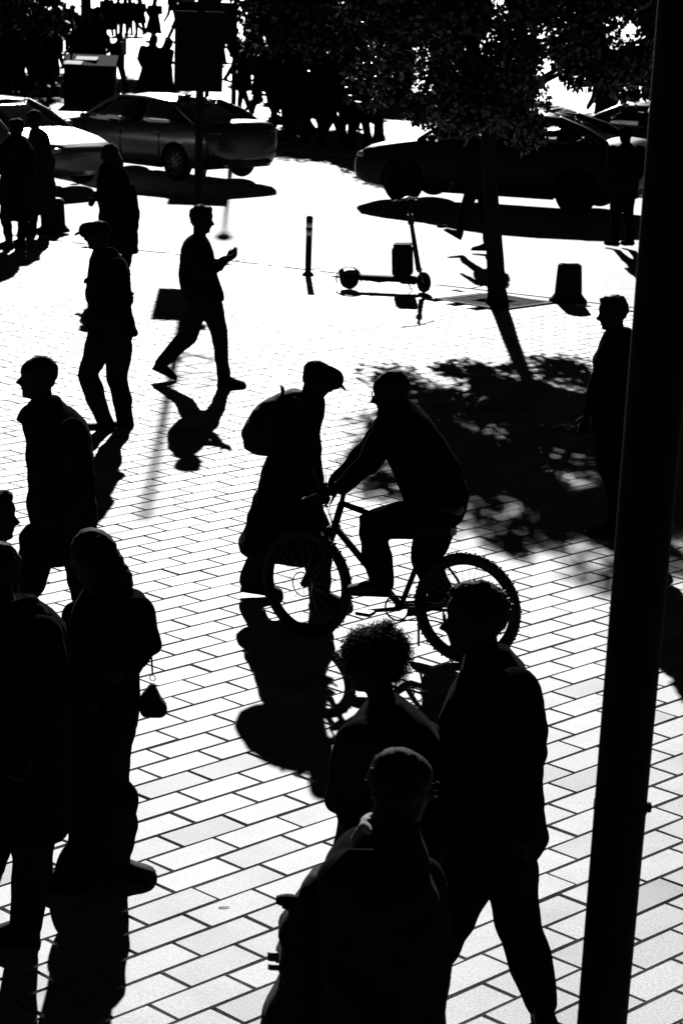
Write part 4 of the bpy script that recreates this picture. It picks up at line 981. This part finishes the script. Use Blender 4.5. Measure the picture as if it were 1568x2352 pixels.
def bil(c, n=5, bulge=0.0, ax=(0, 0, 1)):
    c = [np.array(q, float) for q in c]; out = []
    for i in range(n):
        row = []
        for j in range(n):
            s, t = i / (n - 1), j / (n - 1); p = (c[0] * (1 - s) + c[1] * s) * (1 - t) + (c[3] * (1 - s) + c[2] * s) * t
            row.append(p + np.array(ax) * bulge * 4 * (s * (1 - s) * .5 + t * (1 - t) * .5))
        out.append(row)
    return out
def car(label, loc, heading, paint):
    b = empty('parked_car', loc, heading); tag(b, label, 'car', 'cars on the road')
    xs = np.array([-2.33, -2.28, -2.18, -1.9, -1.5, -.8, 0, .7, 1.15, 1.5, 1.85, 2.1, 2.25, 2.33])
    W_ = np.interp(xs, [-2.33, -2.28, -2.18, -1.9, -1.4, 0, 1.1, 1.6, 1.9, 2.1, 2.25, 2.33], [.70, .80, .85, .89, .91, .91, .91, .90, .875, .82, .72, .56])
    ZB = np.interp(xs, [-2.33, -2.2, -1.9, 0, 1.9, 2.2, 2.33], [.44, .28, .22, .19, .2, .25, .34])
    ZT = np.interp(xs, [-2.33, -2.28, -2.2, -1.9, -1.5, -.5, .8, 1.15, 1.6, 2.0, 2.2, 2.33], [.82, .95, 1.03, 1.06, 1.04, .98, .96, .97, .9, .82, .74, .62])
    rings = []
    xi = np.interp(np.linspace(0, len(xs) - 1, 40), np.arange(len(xs)), xs)
    for x in xi:
        w_ = np.interp(x, xs, W_); zb = np.interp(x, xs, ZB); zt = np.interp(x, xs, ZT); h = zt - zb
        half = [(0, zb), (w_ * .7, zb), (w_ * .93, zb + .05), (w_ * .975, zb + .14 * h + .05), (w_ * .985, zb + .34 * h), (w_ * 1.0, zb + .55 * h), (w_ * .992, zb + .68 * h), (w_ * .985, zb + .72 * h), (w_ * .97, zb + .86 * h), (w_ * .93, zt - .025), (w_ * .86, zt), (w_ * .55, zt + .02), (0, zt + .03)]
        rings.append([(x, y, z) for y, z in half] + [(x, -y, z) for y, z in half[-2:0:-1]])
    mb = MB().loft(rings); me = mb.mesh('body'); o = bpy.data.objects.new('tmp', me); COL.objects.link(o)
    cut = MB()
    for x in (-1.38, 1.42):
        for s in (-1, 1): cut.disc((x, s * .95, .33), .365, .7, (0, 1, 0), 32)
    cm = cut.mesh('cut'); co = bpy.data.objects.new('cut', cm); COL.objects.link(co)
    md = o.modifiers.new('b', 'BOOLEAN'); md.operation = 'DIFFERENCE'; md.object = co; md.solver = 'EXACT'
    dg = bpy.context.evaluated_depsgraph_get(); nm = bpy.data.meshes.new_from_object(o.evaluated_get(dg)); nm.name = 'body'
    bpy.data.objects.remove(o); bpy.data.objects.remove(co)
    nm.materials.clear(); body = link('body', nm, paint, b)
    nm.polygons.foreach_set('use_smooth', [True] * len(nm.polygons))
    nm.set_sharp_from_angle(angle=R(35))
    # roof, pillars, glass
    rg = []
    for x, z, hw in ((-1.02, 1.345, .56), (-.8, 1.39, .575), (-.4, 1.425, .585), (0, 1.432, .59), (.25, 1.42, .59), (.42, 1.395, .585)):
        rg.append([(x, hw * math.cos(t), z - .03 + .045 * (math.sin(t) if math.sin(t) > 0 else .3 * math.sin(t)) - .02 * abs(math.cos(t))) for t in np.linspace(0, 2 * math.pi, 24, endpoint=False)])
    MB().loft(rg).build('roof', paint, b, True)
    for s in (-1, 1):
        MB().limb([(1.2, s * .78, .95), (.8, s * .70, 1.2), (.4, s * .575, 1.385)], [.035, .032, .03], 8).build('front_pillar', paint, b, True)
        MB().limb([(-.12, s * .80, .95), (-.2, s * .70, 1.2), (-.22, s * .59, 1.38)], [.03, .028, .028], 8).build('middle_pillar', M['dark_metal'], b, True)
        MB().limb([(-1.78, s * .74, 1.03), (-1.45, s * .69, 1.19), (-1.02, s * .56, 1.34)], [.07, .075, .05], 10).build('rear_pillar', paint, b, True)
        MB().limb([(.4, s * .575, 1.385), (-.3, s * .59, 1.40), (-1.02, s * .56, 1.345)], [.025, .025, .025], 8).build('roof_rail', paint, b, True)
        panel(bil([(1.12, s * .79, .97), (.38, s * .60, 1.37), (-.16, s * .605, 1.385), (-.1, s * .81, .97)], 4)).build('front_side_window', M['glass'], b, True)
        panel(bil([(-.18, s * .81, .97), (-.26, s * .605, 1.385), (-.98, s * .59, 1.34), (-1.5, s * .78, 1.02)], 4)).build('rear_side_window', M['glass'], b, True)
        MB().ell((.92, s * .99, 1.0), (.07, .11, .06)).build('wing_mirror', paint, b, True)
        MB().box((.0, s * .913, .83), (.2, .02, .025), bev=.006).build('door_handle', paint, b); MB().box((-.95, s * .913, .84), (.2, .02, .025), bev=.006).build('door_handle', paint, b)
        for x in (1.02, .04, -.98): MB().box((x, s * .905, .62), (.008, .016, .5)).build('door_gap', M['rubber'], b)
        MB().box((-.05, s * .86, .235), (2.0, .09, .06), bev=.015).build('side_sill', M['black_plastic'], b)
        MB().ell((-2.2, s * .66, .9), (.11, .2, .065)).build('tail_lamp', M['tail_lens'], b, True)
        MB().ell((2.13, s * .62, .68), (.13, .19, .06)).build('headlamp', M['lamp_lens'], b, True)
        MB().disc((-2.3, s * .55, .33), .035, .1, (1, 0, 0), 14).build('exhaust_tip', M['chrome'], b, True)
    panel(bil([(1.2, -.74, .975), (1.2, .74, .975), (.4, .55, 1.385), (.4, -.55, 1.385)], 6, .03, (.5, 0, .5))).build('windscreen', M['glass'], b, True)
    panel(bil([(-1.74, .68, 1.06), (-1.74, -.68, 1.06), (-1.02, -.53, 1.35), (-1.02, .53, 1.35)], 6, .03, (-.4, 0, .5))).build('rear_window', M['glass'], b, True)
    for x, z in ((-1.38, 0), (1.42, 0)):
        for s in (-1, 1):
            w_ = empty('wheel'); w_.parent = b; w_.location = (x, s * .8, .325)
            MB().torus((0, 0, 0), .25, .085, (0, 1, 0), 40, 12, 1.15).build('tyre', M['rubber'], w_, True)
            rm = MB(); rm.torus((0, s * .06, 0), .205, .018, (0, 1, 0), 36, 8)
            for k in range(10):
                a = 2 * math.pi * k / 10; rm.limb([(.03 * math.cos(a), s * .075, .03 * math.sin(a)), (.2 * math.cos(a), s * .06, .2 * math.sin(a))], [.018, .014], 6)
            rm.disc((0, s * .06, 0), .05, .05, (0, 1, 0), 16); rm.disc((0, 0, 0), .2, .02, (0, 1, 0), 24)
            rm.build('rim', M['steel'], w_, True)
    MB().box((-2.31, 0, .72), (.02, .52, .11), bev=.004).build('number_plate', M['paper'], b)
    MB().box((2.27, 0, .52), (.1, .9, .16), bev=.02).build('grille', M['black_plastic'], b)
    MB().box((-2.24, 0, .34), (.14, 1.3, .14), bev=.03).build('rear_bumper', M['black_plastic'], b)
    st = MB()
    for x, y in ((.25, .36), (.25, -.36), (-.75, .36), (-.75, -.36)):
        st.box((x, y, .62), (.5, .48, .2), bev=.05); st.box((x - .25, y, .92), (.14, .46, .5), Matrix.Rotation(R(-12), 4, 'Y'), .05); st.box((x - .32, y, 1.22), (.1, .24, .14), bev=.04)
        st.build('seat', M['cloth_black'], b); st = MB()
    MB().box((.98, 0, .9), (.4, 1.4, .14), bev=.05).build('dashboard', M['black_plastic'], b)
    MB().torus((.72, .36, .98), .17, .014, (-.8, 0, .5), 24, 8).build('steering_wheel', M['black_plastic'], b, True)
    MB().box((.45, 0, 1.3), (.03, .22, .06), bev=.01).build('rear_view_mirror', M['black_plastic'], b)
    MB().limb([(-.72, 0, 1.42), (-.9, 0, 1.47)], [.035, .012], 8).build('roof_aerial', M['black_plastic'], b, True)
    return b
hd = R(135.0)
c0 = car('metallic grey sedan seen from its rear left corner', (-3.62, 43.05, 0), R(138), M['paint_grey'])
def car_copy(src, label, loc, heading, paint):
    o = copy_tree(src); o.location = loc; o.rotation_euler = (0, 0, heading); o['label'] = label
    for ch in o.children:
        if ch.data and ch.data.materials and ch.data.materials[0] == M['paint_grey']:
            ch.material_slots[0].link = 'OBJECT'; ch.material_slots[0].material = paint
        if paint is M['paint_black']:
            for g in ch.children:
                if g.data and g.data.materials[0] == M['steel']: g.material_slots[0].link = 'OBJECT'; g.material_slots[0].material = M['dark_metal']
    return o
car_copy(c0, 'silver car with a sunlit bonnet nosing in from the left edge', (-6.35, 40.6, 0), R(-36), M['paint_silver'])
car_copy(c0, 'black sedan parked broadside behind the street tree', (2.55, 39.3, 0), R(161), M['paint_black']).scale = (1.06, 1.06, 1.13)
car_copy(c0, 'pale-bonneted car behind the black sedan', (5.6, 45.2, 0), R(164), M['paint_grey'])

tw0, tw1 = gp(876 * 1568 / 2731, 3634 * 1568 / 2731), gp(918 * 1568 / 2731, 3632 * 1568 / 2731)
tag(MB().limb([(0, 0, .004), (.02, .003, .006), (tw1.x - tw0.x, tw1.y - tw0.y, .004)], [.0022, .0026, .0014], 6).build('twig', M['bark'], None, True), 'thin dry twig lying on the pavers at the bottom', 'twig').location = tw0
# ------------------------------------------------------------------ the far crowd (too small for separate clothes)
def figure(kind, seed):
    r = np.random.default_rng(seed); mb = MB()
    m = head_frame(Vector((.03, 0, 1.60)), 0, r.uniform(-5, 12), 0, 1.02); add_head(mb, m, ears=False)
    q = m.to_3x3().to_4x4(); mb.ell(tr(m, [(-.02, 0, .035)])[0], (.1, .088, .095), q, 14, 9)
    if kind in ('coat', 'skirt'): mb.limb([(-.02, 0, 1.6), (-.05, 0, 1.45), (-.05, 0, 1.32)], [.085, .09, .06], 12)
    mb.limb([(.0, 0, 1.52), (-.01, 0, 1.4)], [.055, .07], 10)
    def ring(z, a, b, x=0): return [(x + a * math.cos(t), b * math.sin(t), z) for t in np.linspace(0, 2 * math.pi, 22, endpoint=False)]
    hem = {'coat': .55, 'skirt': .28, 'stand': .82, 'walk': .80, 'pack': .82}[kind]; fl = {'coat': .2, 'skirt': .27}.get(kind, .16)
    mb.loft([ring(hem, fl, fl + .04), ring(hem + .06, fl, fl + .045), ring(.98, .15, .19), ring(1.15, .13, .185), ring(1.3, .14, .21), ring(1.4, .11, .19), ring(1.46, .07, .09)])
    st = {'walk': .34, 'pack': .2, 'coat': .15, 'skirt': .1, 'stand': .04}[kind]
    for s, f in ((1, 1), (-1, -1)):
        kx = st * .45 * f + .03; ax = st * f; az = .09 if f > 0 else .09 + st * .25
        mb.limb([(0, s * .09, .9), (kx, s * .09, .5), (ax, s * .085, az)], [.1, .075, .055], 12)
        mb.limb([(ax - .04, s * .085, max(az - .05, .04)), (ax + .17, s * .1, .035)], [.045, .035], 10)
        e = -f * st * .5 + r.normal(0, .04)
        w_ = (e + .12, s * .22, .95) if r.random() > .35 else (.26, s * .14, 1.12)
        mb.limb([(0, s * .21, 1.38), (e * .5 - .02, s * .27, 1.12), w_], [.075, .058, .042], 10)
        mb.ell(w_, (.04, .03, .055))
    if kind == 'pack': mb.ell((-.22, 0, 1.18), (.12, .17, .24)); 
    if kind == 'stand' and seed % 2: mb.ell((.12, .3, .78), (.07, .14, .16)); mb.limb([(.1, .26, .95), (.12, .3, .85)], [.015, .015], 6)
    o = mb.remesh('person', .022, M['cloth_black'], None, (0, 0, 0), .006, seed, 12, 1, 0.0)
    me = o.data; bpy.data.objects.remove(o); return me
KIT = {k: [figure(k, sd_) for sd_ in seeds] for k, seeds in dict(stand=(1, 2), walk=(3, 4), coat=(5, 6), skirt=(7,), pack=(8,)).items()}
NCR = [0]
def far(px, py, kind, face, label, sc=1.0, group='far crowd across the road'):
    NCR[0] += 1
    me = KIT[kind][NCR[0] % len(KIT[kind])]
    o = link('person', me); o.location = gp(px, py); o.rotation_euler = (0, 0, R(face)); rr = np.random.default_rng(NCR[0]); o.scale = (sc * rr.uniform(.95, 1.3), sc * rr.uniform(.95, 1.3), sc * rr.uniform(.93, 1.04)); o.rotation_euler = (R(rr.normal(0, 2)), R(rr.normal(2, 3)), R(face + rr.normal(0, 25)))
    tag(o, label, 'person', group)
G1 = 'figures in the dark group at the far left'
for px, py, k, f, l, sc in ((10, 238, 'coat', 120, 'dark coated figure of the far left group, at the picture\'s left edge', 1.05), (46, 234, 'stand', 60, 'standing figure of the far left group, second from the edge', 1.05),
    (84, 236, 'walk', 20, 'striding figure of the far left group with parted legs', 1.0), (112, 226, 'coat', 200, 'coated figure of the far left group, nearest the papers', 1.08), (24, 190, 'stand', 90, 'figure behind the far left group at the left edge', 1.05),
    (62, 176, 'coat', 300, 'coated figure behind the far left group', 1.05), (98, 170, 'stand', 10, 'figure behind the striding one at the far left', 1.05), (128, 160, 'pack', 180, 'figure with a pack behind the far left group', 1.05)):
    far(px, py, k, f, l, sc, G1)
for px, py, k, f, l, sc in ((166, 206, 'coat', 0, 'coated figure standing left of the desk with papers', 1.05), (196, 196, 'stand', 90, 'figure standing behind the desk with papers', 1.05), (228, 200, 'coat', 110, 'coated figure behind the right end of the paper desk', 1.05), (262, 210, 'walk', 0, 'figure stepping right beside the grey panel of the desk', 1.0),
    (236, 124, 'walk', 180, 'tiny walker with parted legs above the paper desk', 1.0), (252, 84, 'skirt', 90, 'tiny long-skirted figure at the top, left of the row of five', 1.1)):
    far(px, py, k, f, l, sc)
for i, px in enumerate((272, 285, 298, 311, 324)):
    far(px, 82 + i % 2, ('stand', 'coat', 'stand', 'walk', 'coat')[i], 90 + 20 * i, ('leftmost', 'second from left', 'middle', 'second from right', 'rightmost')[i] + ' of the row of five tiny figures at the top', 1.05, 'row of five tiny figures')
for px, py, k, f, l, sc in ((352, 92, 'skirt', 80, 'tiny figure directly above the couple in wide coats', 1.1), (341, 246, 'skirt', 100, 'left one of the couple in wide coats above the sedan roof', 1.06), (371, 244, 'skirt', 70, 'right one of the couple in wide coats above the sedan roof', 1.08), (391, 56, 'walk', 0, 'tiny walker at the top edge left of the board', 1.0),
    (432, 66, 'coat', 90, 'tiny coated figure at the top edge above the board', 1.1), (486, 66, 'stand', 90, 'tiny figure at the top edge above the board\'s right end', 1.1), (518, 104, 'coat', 0, 'small coated figure right of the big board', 1.0), (536, 96, 'stand', 180, 'small figure by the slim lamp post right of the big board', 1.05)):
    far(px, py, k, f, l, sc)
more = [(2, 205, 'coat', 30, 'figure cut by the left edge under the low tree'), (34, 222, 'coat', 150, 'coated figure between the first two of the far left group'), (70, 206, 'pack', 0, 'figure with a pack among the far left group'), (100, 205, 'stand', 60, 'figure behind the striding one in the far left group'), (14, 150, 'coat', 90, 'small coated figure under the low tree at the left edge'), (50, 140, 'stand', 90, 'small figure under the middle of the left low tree'), (84, 132, 'coat', 90, 'small coated figure under the right side of the left low tree'), (118, 128, 'stand', 10, 'small figure right of the left low tree\'s trunk')]
for px, py, k, f, l in more: far(px, py, k, f, l, 1.05, G1)
more = [(148, 120, 'coat', 90, 'small coated figure above the left end of the paper desk'), (176, 112, 'walk', 200, 'small walker above the paper desk'), (204, 106, 'coat', 80, 'small coated figure above the larger white sheet'), (222, 160, 'stand', 90, 'figure close behind the paper desk\'s right half'), (410, 92, 'walk', 180, 'small walker at the left side of the big board'), (460, 100, 'coat', 90, 'small coated figure behind the big board'), (505, 150, 'coat', 40, 'coated figure at the right side of the big board'), (545, 190, 'walk', 0, 'walker between the big board and the middle crowd')]
for px, py, k, f, l in more: far(px, py, k, f, l, 1.05)
spots = [(632, 262, 'coat', 70, 'broad coated figure in the middle crowd above the sedan\'s tail'), (684, 270, 'coat', 10, 'coated figure in the centre of the middle crowd'), (732, 262, 'pack', 200, 'figure with a pack at the right of the middle crowd'), (590, 220, 'stand', 0, 'figure left of centre in the middle crowd'), (812, 300, 'stand', 90, 'figure below the dark shrub by the black car\'s nose'), (560, 258, 'coat', 200, 'coated figure leading the middle crowd, beside the lamp post'), (584, 160, 'stand', 90, 'figure behind the leader of the middle crowd'), (602, 284, 'walk', 150, 'walker of the middle crowd just above the sedan\'s boot'), (622, 230, 'coat', 30, 'coated figure in the middle crowd behind the sedan boot'), (642, 296, 'stand', 90, 'figure of the middle crowd right of the sedan\'s tail'),
    (652, 170, 'pack', 80, 'figure with a pack at the back of the middle crowd'), (668, 308, 'coat', 250, 'coated figure of the middle crowd standing near the kerb'), (690, 322, 'walk', 180, 'walker at the front of the middle crowd'), (706, 230, 'stand', 60, 'figure in the heart of the middle crowd'), (722, 330, 'coat', 120, 'coated figure of the middle crowd closest to the road'),
    (744, 300, 'stand', 200, 'figure of the middle crowd left of the leafy shrub'), (762, 338, 'walk', 10, 'walker stepping right at the right end of the middle crowd'), (776, 240, 'coat', 90, 'coated figure below the leafy shrub'), (796, 345, 'stand', 270, 'figure standing by the black car\'s nose across the road'), (826, 338, 'coat', 90, 'coated figure behind the black car\'s nose'), (850, 262, 'stand', 90, 'figure half hidden by the street tree\'s lowest leaves'),
    (612, 120, 'stand', 90, 'small figure at the top of the middle crowd, left'), (676, 130, 'coat', 90, 'small coated figure at the top of the middle crowd, right'), (738, 150, 'stand', 90, 'small figure left of the shrub top'), (575, 90, 'coat', 90, 'tiny coated figure at the top right of the lamp post'), (640, 86, 'walk', 0, 'tiny walker at the top edge over the middle crowd'), (700, 92, 'stand', 0, 'tiny figure at the top edge left of the shade tree trunk')]
for px, py, k, f, l in spots: far(px, py, k, f, l, 1.05, 'middle crowd across the road')
far(1384, 356, 'pack', 200, 'bareheaded figure beyond the cars at the right, left of two', 1.05); far(1440, 360, 'coat', 150, 'smaller figure beyond the cars at the right, right of two', 1.0)
far(1428, 566, 'stand', 170, 'dark figure at the kerb close to the thick pole', 1.06, 'pedestrians on the paved square')
def desk():
    c = gp(208, 240); b = empty('information_desk', c); tag(b, 'dark desk with two white papers on its sloping top', 'desk')
    MB().box((0, 0, .5), (1.3, .7, 1.0), bev=.02).build('cabinet', M['board'], b)
    MB().box((0, -.1, 1.12), (1.4, .8, .05), Matrix.Rotation(R(18), 4, 'X'), .01).build('sloping_top', M['board'], b)
    for x, y, w_ in ((-.12, -.02, .62), (-.42, -.34, .5)):
        o = MB().box((0, 0, 0), (w_, .24, .006), Matrix.Rotation(R(18), 4, 'X')).build('paper', M['paper']); o.location = c + Vector((x, y, 1.155 + (y + .1) * .325)); o.rotation_euler = (0, 0, R(-8))
        tag(o, 'larger white sheet lying on the far desk' if w_ > .6 else 'smaller white sheet on the near edge of the far desk', 'paper')
    MB().box((.86, 0, 1.5), (.13, .02, .42), bev=.004).build('side_panel', M['acrylic'], b)
    MB().limb([(.86, 0, 0), (.86, 0, 1.3)], [.02, .02], 8).build('panel_stand', M['dark_metal'], b, True)
desk()
